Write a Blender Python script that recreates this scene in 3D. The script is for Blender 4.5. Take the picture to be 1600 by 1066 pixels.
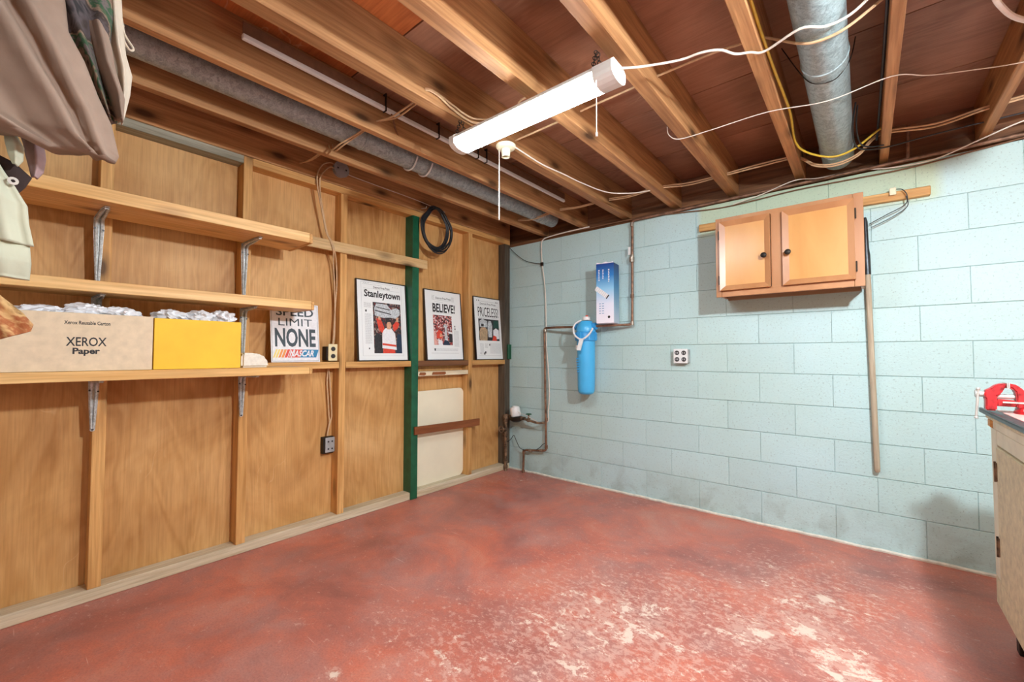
import bpy, bmesh, math, random
from mathutils import Vector, Matrix, Euler
random.seed(7)
for o in list(bpy.data.objects): bpy.data.objects.remove(o)
S = bpy.context.scene
COL = S.collection
# ---------------------------------------------------------------- camera, world, exposure
cd = bpy.data.cameras.new('camera'); cam = bpy.data.objects.new('camera', cd); COL.objects.link(cam)
F = 661.06; yaw = 0.694863; pit = 0.0328547; rol = 0.00102848
cy_, sy_ = math.cos(yaw), math.sin(yaw); cp_, sp_ = math.cos(pit), math.sin(pit)
fw = Vector((-sy_*cp_, cy_*cp_, sp_)); rt = Vector((cy_, sy_, 0)); up = rt.cross(fw)
r2 = math.cos(rol)*rt + math.sin(rol)*up; u2 = -math.sin(rol)*rt + math.cos(rol)*up
m = Matrix((r2, u2, -fw)).transposed().to_4x4(); m.translation = Vector((2.825145, -3.358940, 1.162771))
cam.matrix_world = m
cd.sensor_fit = 'HORIZONTAL'; cd.sensor_width = 36; cd.lens = 36*F/1600; cd.clip_start = 0.02; cd.clip_end = 50
S.camera = cam
W = bpy.data.worlds.new('world'); S.world = W; W.use_nodes = True
W.node_tree.nodes['Background'].inputs[0].default_value = (0.8, 0.87, 1, 1)
W.node_tree.nodes['Background'].inputs[1].default_value = 0.25
S.view_settings.view_transform = 'Standard'; S.view_settings.look = 'None'
S.view_settings.gamma = 1; S.view_settings.use_curve_mapping = False
S.view_settings.exposure = 0.58
LAMP_MAIN, LAMP_SIDE, LAMP_FILL = 50.0, 50.0, 9.0
BULB = 1350.0
# added fill light, unseen behind the camera, aimed at the ceiling and forward
fl_ = bpy.data.lights.new('fill_light', 'AREA'); fl_.shape = 'DISK'; fl_.size = 1.4; fl_.energy = 10; fl_.color = (.88, .95, 1)
flo = bpy.data.objects.new('fill_light', fl_); COL.objects.link(flo); flo.location = (3.3, -5.4, 1.25)
flo.rotation_euler = (Vector((1.6, -1.2, 2.5))-Vector((3.3, -5.4, 1.25))).to_track_quat('-Z', 'Y').to_euler()
# ---------------------------------------------------------------- materials
def srgb(r, g, b):
    f = lambda c: (c/255/12.92) if c/255 <= .04045 else ((c/255+.055)/1.055)**2.4
    return (f(r), f(g), f(b), 1)
class NT:
    def __init__(s, name, rough=.6, metal=0, spec=.5):
        s.m = bpy.data.materials.new(name); s.m.use_nodes = True; s.t = s.m.node_tree
        s.b = s.t.nodes['Principled BSDF']; s.b.inputs['Roughness'].default_value = rough
        s.b.inputs['Metallic'].default_value = metal; s.b.inputs['Specular IOR Level'].default_value = spec
    def n(s, typ, **k):
        x = s.t.nodes.new(typ)
        for a, v in k.items():
            if a.startswith('i_'):
                key = a[2:]; key = int(key) if key.isdigit() else key.replace('_', ' ')
                x.inputs[key].default_value = v
            else: setattr(x, a, v)
        return x
    def l(s, a, b): s.t.links.new(a, b)
    def coord(s, scale=(1, 1, 1), rnd=True, world=False):
        if world: src = s.n('ShaderNodeNewGeometry').outputs['Position']
        else: src = s.n('ShaderNodeTexCoord').outputs['Object']
        if rnd and not world:
            oi = s.n('ShaderNodeObjectInfo'); mu = s.n('ShaderNodeMath', operation='MULTIPLY', i_1=41.0); s.l(oi.outputs['Random'], mu.inputs[0])
            ad = s.n('ShaderNodeVectorMath', operation='ADD'); s.l(src, ad.inputs[0]); s.l(mu.outputs[0], ad.inputs[1]); src = ad.outputs[0]
        mp = s.n('ShaderNodeMapping'); mp.inputs['Scale'].default_value = scale; s.l(src, mp.inputs[0]); return mp.outputs[0]
    def noise(s, v, sc=1, det=4, dist=0, rough=.55):
        x = s.n('ShaderNodeTexNoise'); x.inputs['Scale'].default_value = sc; x.inputs['Detail'].default_value = det
        x.inputs['Distortion'].default_value = dist; x.inputs['Roughness'].default_value = rough; s.l(v, x.inputs['Vector']); return x.outputs['Fac']
    def ramp(s, f, stops, interp='LINEAR'):
        x = s.n('ShaderNodeValToRGB'); cr = x.color_ramp; cr.interpolation = interp
        while len(cr.elements) < len(stops): cr.elements.new(.5)
        for e, (p, c) in zip(cr.elements, stops): e.position = p; e.color = c
        s.l(f, x.inputs[0]); return x.outputs[0]
    def mix(s, f, a, b, typ='MIX'):
        x = s.n('ShaderNodeMix', data_type='RGBA', blend_type=typ)
        for i, v in ((0, f), (6, a), (7, b)):
            if isinstance(v, (float, int)): x.inputs[i].default_value = v
            elif isinstance(v, tuple): x.inputs[i].default_value = v
            else: s.l(v, x.inputs[i])
        return x.outputs[2]
    def math(s, op, a, b=None):
        x = s.n('ShaderNodeMath', operation=op)
        for i, v in ((0, a), (1, b)):
            if v is None: continue
            if isinstance(v, (float, int)): x.inputs[i].default_value = v
            else: s.l(v, x.inputs[i])
        return x.outputs[0]
    def bump(s, h, st=.2, dist=.01):
        x = s.n('ShaderNodeBump'); x.inputs['Strength'].default_value = st; x.inputs['Distance'].default_value = dist
        s.l(h, x.inputs['Height']); s.l(x.outputs[0], s.b.inputs['Normal'])
    def col(s, c):
        if isinstance(c, tuple): s.b.inputs['Base Color'].default_value = c
        else: s.l(c, s.b.inputs['Base Color'])
        return s.m
K0, K1 = (0, 0, 0, 1), (1, 1, 1, 1)
def plain(name, c, rough=.5, metal=0, var=.12, sc=14, bump=.05):
    t = NT(name, rough, metal); v = t.coord((1, 1, 1)); f = t.noise(v, sc, 5)
    d = tuple(x*(1-var*2.2) for x in c[:3])+(1,); l = tuple(min(1, x*(1+var)) for x in c[:3])+(1,)
    t.col(t.ramp(f, [(.3, d), (.7, l)]))
    if bump: t.bump(t.noise(v, sc*8, 3), bump, .002)
    return t.m
def wood(name, light, dark, axis, fine=1.0, knots=True, rough=.62, spread=.25, kn=(0.035, .012, .004, 1)):
    t = NT(name, rough, 0, .3)
    sc = [15.0*fine]*3; sc[axis] = .9*fine
    v = t.coord(tuple(sc)); a = t.noise(v, 1.0, 7, 1.2, .62)
    sc2 = [95.0*fine]*3; sc2[axis] = 3.5*fine; b = t.noise(t.coord(tuple(sc2)), 1.0, 3, .2)
    base = t.ramp(a, [(.28, dark), (.72, light)])
    lo = tuple(x*.72 for x in dark[:3])+(1,)
    base = t.mix(t.math('MULTIPLY', t.ramp(b, [(.42, K0), (.66, K1)]), .5), base, lo)
    oi = t.n('ShaderNodeObjectInfo')
    hv = t.n('ShaderNodeHueSaturation'); t.l(base, hv.inputs['Color'])
    t.l(t.math('ADD', t.math('MULTIPLY', oi.outputs['Random'], spread), 1-spread/2), hv.inputs['Value'])
    base = hv.outputs[0]
    if knots:
        sk = [7.5]*3; sk[axis] = 3.0
        vo = t.n('ShaderNodeTexVoronoi'); vo.inputs['Scale'].default_value = 1; t.l(t.coord(tuple(sk)), vo.inputs['Vector'])
        gate = t.ramp(vo.outputs['Distance'], [(.09, K1), (.17, (.5, .5, .5, 1)), (.32, K0)])
        sel = t.n('ShaderNodeSeparateColor'); t.l(vo.outputs['Color'], sel.inputs[0])
        g2 = t.math('MULTIPLY', gate, t.math('GREATER_THAN', sel.outputs[0], .2))
        base = t.mix(t.math('MULTIPLY', g2, .85), base, kn)
    t.bump(b, .12, .004)
    return t.col(base)
def plywood(name, light, mid, dark, axis, across):
    t = NT(name, .5, 0, .3)
    sc = [1.0]*3; sc[axis] = .8; sc[across] = 3.0
    v = t.coord(tuple(sc)); a = t.noise(v, 1.1, 3, .9, .5)
    rings = t.math('ADD', t.math('MULTIPLY', t.math('SINE', t.math('MULTIPLY', a, 62.0)), .5), .5)
    s2 = [130.0]*3; s2[axis] = 5; fine = t.noise(t.coord(tuple(s2)), 1, 3)
    big = t.noise(t.coord((1.6, 1.6, 1.6)), 1, 5, .8)
    base = t.ramp(big, [(.28, dark), (.5, mid), (.74, light)])
    base = t.mix(t.math('MULTIPLY', rings, .24), base, tuple(min(1, x*1.18) for x in light[:3])+(1,))
    base = t.mix(t.math('MULTIPLY', t.ramp(fine, [(.42, K0), (.72, K1)]), .26), base, tuple(x*.6 for x in dark[:3])+(1,))
    oi = t.n('ShaderNodeObjectInfo'); hv = t.n('ShaderNodeHueSaturation'); t.l(base, hv.inputs['Color'])
    t.l(t.math('ADD', t.math('MULTIPLY', oi.outputs['Random'], .16), .92), hv.inputs['Value'])
    # pale scratches
    sv = t.n('ShaderNodeTexVoronoi', feature='DISTANCE_TO_EDGE'); sv.inputs['Scale'].default_value = 1
    s3 = [2.0]*3; s3[axis] = 1.0
    dv = t.n('ShaderNodeVectorMath', operation='ADD'); nn = t.n('ShaderNodeTexNoise'); nn.inputs['Scale'].default_value = 3
    cc = t.coord(tuple(s3)); t.l(cc, nn.inputs['Vector']); t.l(cc, dv.inputs[0]); t.l(nn.outputs['Color'], dv.inputs[1]); t.l(dv.outputs[0], sv.inputs['Vector'])
    ed = t.ramp(sv.outputs['Distance'], [(.0, K1), (.006, K0)])
    ms = t.ramp(t.noise(t.coord((2.3, 2.3, 2.3)), 1.6, 2), [(.58, K0), (.66, K1)])
    base = t.mix(t.math('MULTIPLY', t.math('MULTIPLY', ed, ms), .35), hv.outputs[0], (.75, .52, .3, 1))
    t.bump(fine, .08, .003)
    return t.col(base)
M = {}
for ax, nm in enumerate('xyz'):
    M['joist_'+nm] = wood('joist_wood_'+nm, srgb(204, 156, 106), srgb(146, 98, 60), ax, .8, rough=.6)
    M['stud_'+nm] = wood('stud_wood_'+nm, srgb(226, 180, 116), srgb(186, 132, 72), ax, .9, rough=.55)
    M['shelf_'+nm] = wood('shelf_pine_'+nm, srgb(246, 208, 146), srgb(216, 162, 92), ax, .8, rough=.45, spread=.08, kn=(.25, .09, .03, 1))
    M['dark_'+nm] = wood('dark_wood_'+nm, srgb(150, 104, 70), srgb(96, 60, 38), ax, .8)
M['panel'] = plywood('luan_panel', srgb(224, 180, 122), srgb(202, 152, 92), srgb(168, 116, 62), 2, 1)
M['subfloor'] = plywood('subfloor_plywood', srgb(176, 130, 102), srgb(156, 110, 84), srgb(122, 82, 58), 0, 1)
M['subfloor_orange'] = plywood('subfloor_plywood_orange', srgb(205, 122, 66), srgb(180, 98, 50), srgb(136, 66, 30), 0, 1)
M['grey_board'] = wood('grey_weathered_board', srgb(178, 176, 158), srgb(120, 116, 100), 1, 1, knots=False)
M['grey_stud'] = wood('grey_dirty_stud', srgb(112, 100, 84), srgb(62, 54, 46), 2, 1, knots=False)
M['plate'] = wood('pale_painted_plate', srgb(236, 224, 198), srgb(204, 184, 148), 1, 1.2, knots=False)
M['pale_wood'] = wood('pale_bare_pine', srgb(238, 206, 156), srgb(206, 166, 110), 1, .9)
M['green'] = plain('green_gloss_paint', srgb(22, 92, 62), .4, 0, .15, 12, .1)
M['white_panel'] = plain('cream_painted_hardboard', srgb(240, 232, 206), .45, 0, .03, 3, .02)
M['brown_stick'] = wood('red_brown_stick', srgb(168, 104, 62), srgb(120, 66, 36), 1, 1, knots=False)
M['galv'] = NT('x').m
def galv(name, c, rough=.42, sc=60):
    t = NT(name, rough, .15); v = t.coord((1, 1, 1)); vo = t.n('ShaderNodeTexVoronoi'); vo.inputs['Scale'].default_value = sc; t.l(v, vo.inputs['Vector'])
    se = t.n('ShaderNodeSeparateColor'); t.l(vo.outputs['Color'], se.inputs[0])
    f = t.math('ADD', t.math('MULTIPLY', se.outputs[0], .2), t.math('MULTIPLY', t.noise(v, sc*2.6, 4, 0, .8), .85))
    t.col(t.ramp(f, [(.32, tuple(x*.45 for x in c[:3])+(1,)), (.68, c)])); t.bump(t.noise(v, 9, 2), .1, .01); return t.m
bpy.data.materials.remove(M['galv'])
M['galv'] = galv('galvanised_duct', srgb(176, 188, 190)); M['galv_blue'] = galv('galvanised_duct_bluish', srgb(170, 192, 196))
M['zinc'] = galv('zinc_bracket_steel', srgb(214, 220, 220), .3, 60)
M['steel'] = plain('bright_steel', srgb(214, 212, 206), .35, .45, .1, 20)
M['dark_steel'] = plain('dark_oiled_steel', srgb(70, 74, 78), .4, .8, .2, 20)
M['black_metal'] = plain('blackened_metal', srgb(48, 42, 36), .5, .6, .2, 20)
M['copper'] = plain('tarnished_copper', srgb(150, 116, 94), .55, .55, .28, 22, .1)
M['rust'] = plain('rusty_pipe', srgb(134, 108, 84), .75, .3, .45, 30, .6)
M['solder'] = plain('soldered_joint', srgb(176, 164, 150), .4, .8, .2, 40)
M['white_enamel'] = plain('white_enamel', srgb(232, 234, 230), .35, 0, .02, 5, 0)
M['white_plastic'] = plain('white_plastic', srgb(232, 234, 234), .4, 0, .03, 8, 0)
M['cord_white'] = plain('white_cord', srgb(228, 220, 208), .5, 0, .04, 30, 0)
M['romex'] = plain('tan_cable_jacket', srgb(206, 172, 132), .55, 0, .1, 30, 0)
M['romex_dark'] = plain('brown_cable_jacket', srgb(120, 84, 58), .6, 0, .1, 30, 0)
M['yellow_cable'] = plain('yellow_cable_jacket', srgb(224, 196, 66), .45, 0, .08, 30, 0)
M['black_rubber'] = plain('black_rubber', srgb(30, 32, 36), .45, 0, .1, 30, 0)
M['blue_black'] = plain('dark_blue_cable', srgb(38, 48, 66), .45, 0, .1, 30, 0)
M['ivory'] = plain('ivory_plastic', srgb(236, 222, 178), .4, 0, .03, 20, 0)
M['porcelain'] = plain('cream_porcelain', srgb(232, 226, 196), .25, 0, .04, 20, 0)
M['socket_dark'] = plain('dark_socket', srgb(44, 42, 44), .5, 0, .1, 20, 0)
M['box_grey'] = plain('grey_steel_box', srgb(176, 180, 182), .45, .3, .1, 20)
M['red_paint'] = plain('chipped_red_enamel', srgb(196, 34, 40), .38, 0, .3, 46, .3)
M['filter_blue'] = plain('bright_blue_plastic', srgb(74, 182, 240), .33, 0, .03, 9, 0)
M['filter_blue_dark'] = plain('mid_blue_plastic', srgb(56, 158, 224), .35, 0, .06, 9, 0)
M['cardboard'] = plain('whitish_cardboard', srgb(228, 208, 178), .8, 0, .05, 30, .1)
M['yellow_card'] = plain('yellow_cardboard', srgb(252, 200, 52), .65, 0, .05, 5, .05)
M['bag'] = plain('white_plastic_bag', srgb(242, 244, 248), .35, 0, .03, 20, .1)
M['foam'] = plain('white_foam', srgb(234, 226, 212), .7, 0, .06, 60, .3)
M['ink'] = plain('black_ink', srgb(34, 33, 36), .6, 0, .05, 20, 0)
M['ink_slate'] = plain('slate_ink', srgb(62, 76, 84), .6, 0, .05, 20, 0)
M['ink_grey'] = plain('grey_ink', srgb(182, 186, 188), .7, 0, .05, 20, 0)
M['paper'] = plain('white_paper', srgb(238, 242, 242), .35, 0, .015, 3, 0)
M['frame_black'] = plain('black_frame', srgb(40, 34, 32), .35, 0, .1, 20, 0)
M['p_red'] = plain('print_red', srgb(222, 72, 52), .5, 0, .08, 60, 0)
M['p_dred'] = plain('print_dark_red', srgb(150, 40, 48), .5, 0, .2, 60, 0)
M['p_pink'] = plain('print_pink', srgb(226, 170, 160), .5, 0, .1, 60, 0)
M['p_white'] = plain('print_white', srgb(236, 236, 240), .5, 0, .05, 60, 0)
M['p_silver'] = plain('print_silver', srgb(206, 212, 216), .5, 0, .2, 90, 0)
M['p_skin'] = plain('print_skin', srgb(222, 170, 136), .5, 0, .1, 60, 0)
M['p_navy'] = plain('print_navy', srgb(38, 56, 80), .5, 0, .2, 60, 0)
M['p_dark'] = plain('print_dark', srgb(48, 46, 50), .5, 0, .3, 80, 0)
M['p_tan'] = plain('print_tan', srgb(186, 160, 126), .5, 0, .15, 60, 0)
M['p_green'] = plain('print_dark_green', srgb(40, 78, 70), .5, 0, .15, 60, 0)
M['p_yellow'] = plain('print_yellow', srgb(240, 214, 120), .5, 0, .03, 60, 0)
M['p_orange'] = plain('print_orange', srgb(236, 150, 70), .5, 0, .03, 60, 0)
M['p_blue'] = plain('print_blue', srgb(38, 130, 178), .5, 0, .03, 60, 0)
M['tan_cloth'] = plain('tan_canvas', srgb(150, 128, 112), .9, 0, .14, 5, .25)
M['sage_cloth'] = plain('pale_sage_cloth', srgb(190, 192, 170), .9, 0, .06, 5, .3)
M['mauve_cloth'] = plain('dusty_mauve_cloth', srgb(164, 138, 138), .9, 0, .1, 20, .3)
M['dark_cloth'] = plain('dark_brown_cloth', srgb(52, 36, 34), .9, 0, .15, 12, .3)
M['cream_cloth'] = plain('cream_lining_cloth', srgb(196, 184, 166), .9, 0, .06, 8, .2)
M['bench_paint'] = plain('cream_bench_paint', srgb(226, 222, 198), .6, 0, .06, 9, .3)
M['bench_paint2'] = plain('worn_cream_paint', srgb(214, 204, 170), .65, 0, .10, 40, .4)
def crowd(name, cols, sc):
    t = NT(name, .5); vo = t.n('ShaderNodeTexVoronoi'); vo.inputs['Scale'].default_value = sc; t.l(t.coord((1, 1, 1), rnd=False), vo.inputs['Vector'])
    se = t.n('ShaderNodeSeparateColor'); t.l(vo.outputs['Color'], se.inputs[0])
    return t.col(t.ramp(se.outputs[0], [(i/len(cols), c) for i, c in enumerate(cols)], 'CONSTANT'))
M['crowd_dark'] = crowd('print_crowd_dark', [srgb(40, 36, 40), srgb(90, 60, 56), srgb(60, 60, 70), srgb(150, 130, 120), srgb(44, 40, 40), srgb(110, 40, 40)], 75)
M['crowd_red'] = crowd('print_crowd_red', [srgb(150, 60, 60), srgb(220, 200, 200), srgb(60, 30, 34), srgb(190, 90, 84), srgb(90, 40, 44), srgb(210, 150, 140)], 85)
M['crowd_white'] = crowd('print_crowd_white', [srgb(226, 220, 214), srgb(190, 176, 156), srgb(60, 56, 58), srgb(214, 204, 200), srgb(120, 100, 86)], 70)
def camo(name, cols, sc):
    t = NT(name, .9); v = t.coord((1, 1, 1.2)); f = t.noise(v, sc, 4, .9, .6)
    n = len(cols); st = [(.28+.46*i/n, c) for i, c in enumerate(cols)]
    base = t.ramp(f, st, 'EASE'); t.bump(t.noise(v, 60, 3), .3, .003)
    g = t.noise(v, sc*5, 3); base = t.mix(t.math('MULTIPLY', g, .4), base, (.02, .02, .02, 1)); return t.col(base)
M['camo'] = camo('woodland_camo', [srgb(34, 32, 34), srgb(84, 74, 76), srgb(60, 48, 42), srgb(140, 116, 98), srgb(44, 84, 54), srgb(110, 98, 96), srgb(40, 58, 44)], 9)
M['camo_orange'] = camo('orange_brown_camo', [srgb(120, 72, 38), srgb(206, 152, 92), srgb(168, 96, 52), srgb(218, 176, 118), srgb(150, 112, 66)], 9)
# emissive tube cover
def emis(name, c, s):
    t = NT(name, .4); t.b.inputs['Emission Color'].default_value = c; t.b.inputs['Emission Strength'].default_value = s; return t.col((.9, .9, .9, 1))
M['lamp_main'] = emis('lit_diffuser', (.90, .96, 1, 1), LAMP_MAIN)
M['lamp_side'] = emis('lit_diffuser_side', (.9, .96, 1, 1), LAMP_SIDE)
M['lamp_fill'] = emis('fill_diffuser', (.9, .96, 1, 1), LAMP_FILL)
M['lamp_bulb'] = emis('lit_bulb', (.89, .955, 1, 1), BULB)
# block wall paint
t = NT('pale_blue_block_paint', .5, 0, .35); v = t.coord((1, 1, 1), rnd=False, world=True)
big = t.noise(v, 1.3, 3); c1 = t.ramp(big, [(.3, srgb(182, 209, 205)), (.7, srgb(188, 217, 220))])
oi = t.n('ShaderNodeObjectInfo'); hv = t.n('ShaderNodeHueSaturation'); t.l(c1, hv.inputs['Color']); t.l(t.math('ADD', t.math('MULTIPLY', oi.outputs['Random'], .05), .975), hv.inputs['Value'])
sx = t.n('ShaderNodeSeparateXYZ'); t.l(v, sx.inputs[0])
def mr(t, val, a, b, c=0, d=1):
    x = t.n('ShaderNodeMapRange'); t.l(val, x.inputs[0]); x.inputs[1].default_value = a; x.inputs[2].default_value = b; x.inputs[3].default_value = c; x.inputs[4].default_value = d; return x.outputs[0]
gm = t.math('MULTIPLY', mr(t, sx.outputs[2], 2.03, 2.08), t.math('MULTIPLY', mr(t, sx.outputs[0], 1.86, 1.9), mr(t, sx.outputs[0], 3.14, 3.2, 1, 0)))
c2 = t.mix(t.math('MULTIPLY', gm, .8), hv.outputs[0], srgb(194, 212, 180))
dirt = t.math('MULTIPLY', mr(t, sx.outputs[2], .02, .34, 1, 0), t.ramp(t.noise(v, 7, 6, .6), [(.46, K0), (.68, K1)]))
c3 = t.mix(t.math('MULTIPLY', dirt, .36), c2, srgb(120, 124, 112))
pit_ = t.ramp(t.noise(v, 85, 4, 0, .7), [(.33, K1), (.42, K0)])
c4 = t.mix(t.math('MULTIPLY', pit_, .5), c3, srgb(110, 124, 122)); t.bump(t.noise(v, 70, 5, 0, .75), .55, .006); M['block'] = t.col(c4)
t = NT('grey_mortar_painted', .8); v = t.coord((1, 1, 1), rnd=False, world=True)
M['mortar'] = t.col(t.ramp(t.noise(v, 30, 4), [(.35, srgb(160, 184, 182)), (.65, srgb(186, 212, 212))]))
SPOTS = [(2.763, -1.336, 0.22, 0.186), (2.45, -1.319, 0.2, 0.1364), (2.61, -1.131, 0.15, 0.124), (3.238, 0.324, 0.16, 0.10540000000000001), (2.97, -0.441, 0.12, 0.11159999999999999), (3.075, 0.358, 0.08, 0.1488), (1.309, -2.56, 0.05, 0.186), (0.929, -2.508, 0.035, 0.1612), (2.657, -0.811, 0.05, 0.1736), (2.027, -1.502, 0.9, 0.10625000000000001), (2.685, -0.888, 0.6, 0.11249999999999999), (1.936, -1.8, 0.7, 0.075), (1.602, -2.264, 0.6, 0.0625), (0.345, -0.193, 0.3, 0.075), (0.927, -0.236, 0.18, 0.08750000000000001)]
# floor paint: mottled red, dusty, with dense fine chips that grow in worn places
t = NT('worn_red_floor_paint', .42, 0, .5); v = t.coord((1, 1, 1), rnd=False, world=True)
a = t.noise(v, 1.6, 8, .5, .68); base = t.ramp(a, [(.32, srgb(150, 92, 84)), (.46, srgb(180, 106, 92)), (.57, srgb(204, 114, 92)), (.70, srgb(208, 138, 116))])
dust = t.ramp(t.noise(v, 3.2, 8, .3, .7), [(.44, K0), (.70, K1)]); base = t.mix(t.math('MULTIPLY', dust, .55), base, srgb(178, 146, 138))
grain = t.noise(v, 120, 3, 0, .7); base = t.mix(t.math('MULTIPLY', t.ramp(grain, [(.36, K1), (.55, K0)]), .22), base, srgb(96, 50, 48))
sx = t.n('ShaderNodeSeparateXYZ'); t.l(v, sx.inputs[0])
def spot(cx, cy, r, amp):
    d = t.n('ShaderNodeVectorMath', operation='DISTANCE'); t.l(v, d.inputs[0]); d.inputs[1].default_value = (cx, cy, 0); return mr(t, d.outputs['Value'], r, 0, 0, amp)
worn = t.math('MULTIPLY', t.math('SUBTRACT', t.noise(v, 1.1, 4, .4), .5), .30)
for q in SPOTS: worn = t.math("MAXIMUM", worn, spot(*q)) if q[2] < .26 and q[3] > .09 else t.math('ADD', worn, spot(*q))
f1 = t.noise(t.coord((30, 40, 30), rnd=False, world=True), 1, 7, .3, .78)
f2 = t.noise(t.coord((11, 14, 11), rnd=False, world=True), 1, 7, .3, .75)
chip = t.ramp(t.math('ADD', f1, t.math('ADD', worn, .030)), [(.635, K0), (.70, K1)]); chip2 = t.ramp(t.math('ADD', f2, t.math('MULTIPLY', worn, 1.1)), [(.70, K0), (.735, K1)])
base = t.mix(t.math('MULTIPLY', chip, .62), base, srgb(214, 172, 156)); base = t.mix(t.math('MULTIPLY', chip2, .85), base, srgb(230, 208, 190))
for rot, sc_, lim in ((.5, 1.0, .62), (-.7, 1.3, .64), (1.3, .8, .63)):   # straight drag scratches
    mp = t.n('ShaderNodeMapping'); mp.inputs['Rotation'].default_value = (0, 0, rot); mp.inputs['Scale'].default_value = (.9*sc_, 26*sc_, 1); t.l(v, mp.inputs[0])
    vo = t.n('ShaderNodeTexVoronoi'); vo.inputs['Scale'].default_value = 1.6; t.l(mp.outputs[0], vo.inputs['Vector'])
    se = t.n('ShaderNodeSeparateColor'); t.l(vo.outputs['Color'], se.inputs[0])
    sc = t.math('MULTIPLY', t.ramp(vo.outputs['Distance'], [(.03, K1), (.075, K0)]), t.math('GREATER_THAN', se.outputs[0], lim+.14))
    base = t.mix(t.math('MULTIPLY', sc, .6), base, srgb(226, 190, 176))
dk = t.ramp(t.noise(v, 5.5, 8, .3, .75), [(.60, K0), (.78, K1)]); base = t.mix(t.math('MULTIPLY', dk, .45), base, srgb(104, 64, 62))
t.l(t.ramp(dust, [(0, (.40, .40, .40, 1)), (1, (.62, .62, .62, 1))]), t.b.inputs['Roughness'])
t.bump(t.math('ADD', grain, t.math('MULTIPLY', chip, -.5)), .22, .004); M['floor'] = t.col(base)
# cabinet maple, pitted bench board, print gradient
t = NT('honey_maple_veneer', .28, 0, .5); v = t.coord((5, 5, 1.1)); a = t.noise(v, 1, 5, .6)
M['maple'] = t.col(t.ramp(a, [(.3, srgb(194, 138, 76)), (.7, srgb(210, 158, 96))])); 
t = NT('reddish_maple_trim', .34, 0, .5); v = t.coord((5, 5, 1.1)); a = t.noise(v, 1, 5, .6)
M['maple_red'] = t.col(t.ramp(a, [(.3, srgb(164, 112, 72)), (.7, srgb(188, 136, 92))]))
t = NT('cabinet_underside', .7); M['cab_under'] = t.col(srgb(150, 124, 96))
t = NT('blue_to_white_print', .4); v = t.coord((1, 1, 1), rnd=False); sx = t.n('ShaderNodeSeparateXYZ'); t.l(v, sx.inputs[0])
M['box_grad'] = t.col(t.ramp(mr(t, sx.outputs[2], 0, .5), [(.0, srgb(244, 240, 250)), (.32, srgb(226, 232, 250)), (.58, srgb(140, 200, 236)), (.80, srgb(36, 122, 196)), (1, srgb(16, 56, 134))]))
t = NT('blue_print_side', .4); v = t.coord((1, 1, 1), rnd=False); sx = t.n('ShaderNodeSeparateXYZ'); t.l(v, sx.inputs[0])
M['box_side'] = t.col(t.ramp(mr(t, sx.outputs[2], 0, .5), [(.0, srgb(196, 210, 228)), (.3, srgb(140, 180, 208)), (.6, srgb(70, 140, 190)), (.85, srgb(30, 90, 150)), (1, srgb(12, 48, 104))]))
# ---------------------------------------------------------------- helpers
def tag(o, label=None, cat=None, group=None, kind=None):
    if label: o['label'] = label
    if cat: o['category'] = cat
    if group: o['group'] = group
    if kind: o['kind'] = kind
    return o
def empty(name, loc=(0, 0, 0), rot=None):
    o = bpy.data.objects.new(name, None); COL.objects.link(o); o.location = loc; o.empty_display_size = .05
    if rot: o.rotation_euler = rot
    return o
def wl(o):   # accumulated translation of unrotated parents
    v = Vector((0, 0, 0))
    while o: v += o.location; o = o.parent
    return v
def link(name, me, mats, parent=None, loc=(0, 0, 0), smooth=False):
    if not isinstance(mats, (list, tuple)): mats = [mats]
    for mm in mats:
        if not me.materials or len(me.materials) < len(mats): me.materials.append(mm)
    o = bpy.data.objects.new(name, me); COL.objects.link(o); o.location = loc
    if parent: o.parent = parent
    if smooth:
        me.polygons.foreach_set('use_smooth', [True]*len(me.polygons))
        try: me.set_sharp_from_angle(angle=math.radians(40))
        except Exception: pass
    return o
def bmobj(name, bm, mats, parent=None, loc=(0, 0, 0), smooth=False, soft=False):
    me = bpy.data.meshes.new(name); bmesh.ops.recalc_face_normals(bm, faces=bm.faces); bm.to_mesh(me); bm.free()
    o = link(name, me, mats, parent, loc, smooth and not soft)
    if soft: me.polygons.foreach_set('use_smooth', [True]*len(me.polygons))
    return o
def abox(bm, x0, x1, y0, y1, z0, z1, bev=0, mi=0, rot=None):
    r = bmesh.ops.create_cube(bm, size=1)['verts']
    for v in r: v.co = Vector(((x0+x1)/2+v.co.x*(x1-x0), (y0+y1)/2+v.co.y*(y1-y0), (z0+z1)/2+v.co.z*(z1-z0)))
    if rot: bmesh.ops.transform(bm, matrix=rot, verts=r)
    fs = set(f for v in r for f in v.link_faces)
    for f in fs: f.material_index = mi
    if bev:
        es = list(set(e for v in r for e in v.link_edges)); bmesh.ops.bevel(bm, geom=es, offset=bev, segments=1, affect='EDGES', profile=.5)
def box(name, mat, x0, x1, y0, y1, z0, z1, parent=None, bev=.002, world=True):
    """box in world coordinates (unrotated parents) with its origin at the centre"""
    c = Vector(((x0+x1)/2, (y0+y1)/2, (z0+z1)/2)); bm = bmesh.new()
    abox(bm, x0-c.x, x1-c.x, y0-c.y, y1-c.y, z0-c.z, z1-c.z, bev)
    return bmobj(name, bm, mat, parent, c-(wl(parent) if world and parent else Vector()))
def spline(pts, n=6, closed=False):
    P = [Vector(p) for p in pts]; out = []; N = len(P)
    rng = range(N if closed else N-1)
    for i in rng:
        if closed: a, b, c, d = P[(i-1) % N], P[i], P[(i+1) % N], P[(i+2) % N]
        else: a, b, c, d = P[max(i-1, 0)], P[i], P[i+1], P[min(i+2, N-1)]
        for k in range(n):
            s = k/n; out.append(.5*((2*b)+(c-a)*s+(2*a-5*b+4*c-d)*s*s+(3*b-3*c+d-a)*s**3))
    if not closed: out.append(P[-1])
    return out
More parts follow.
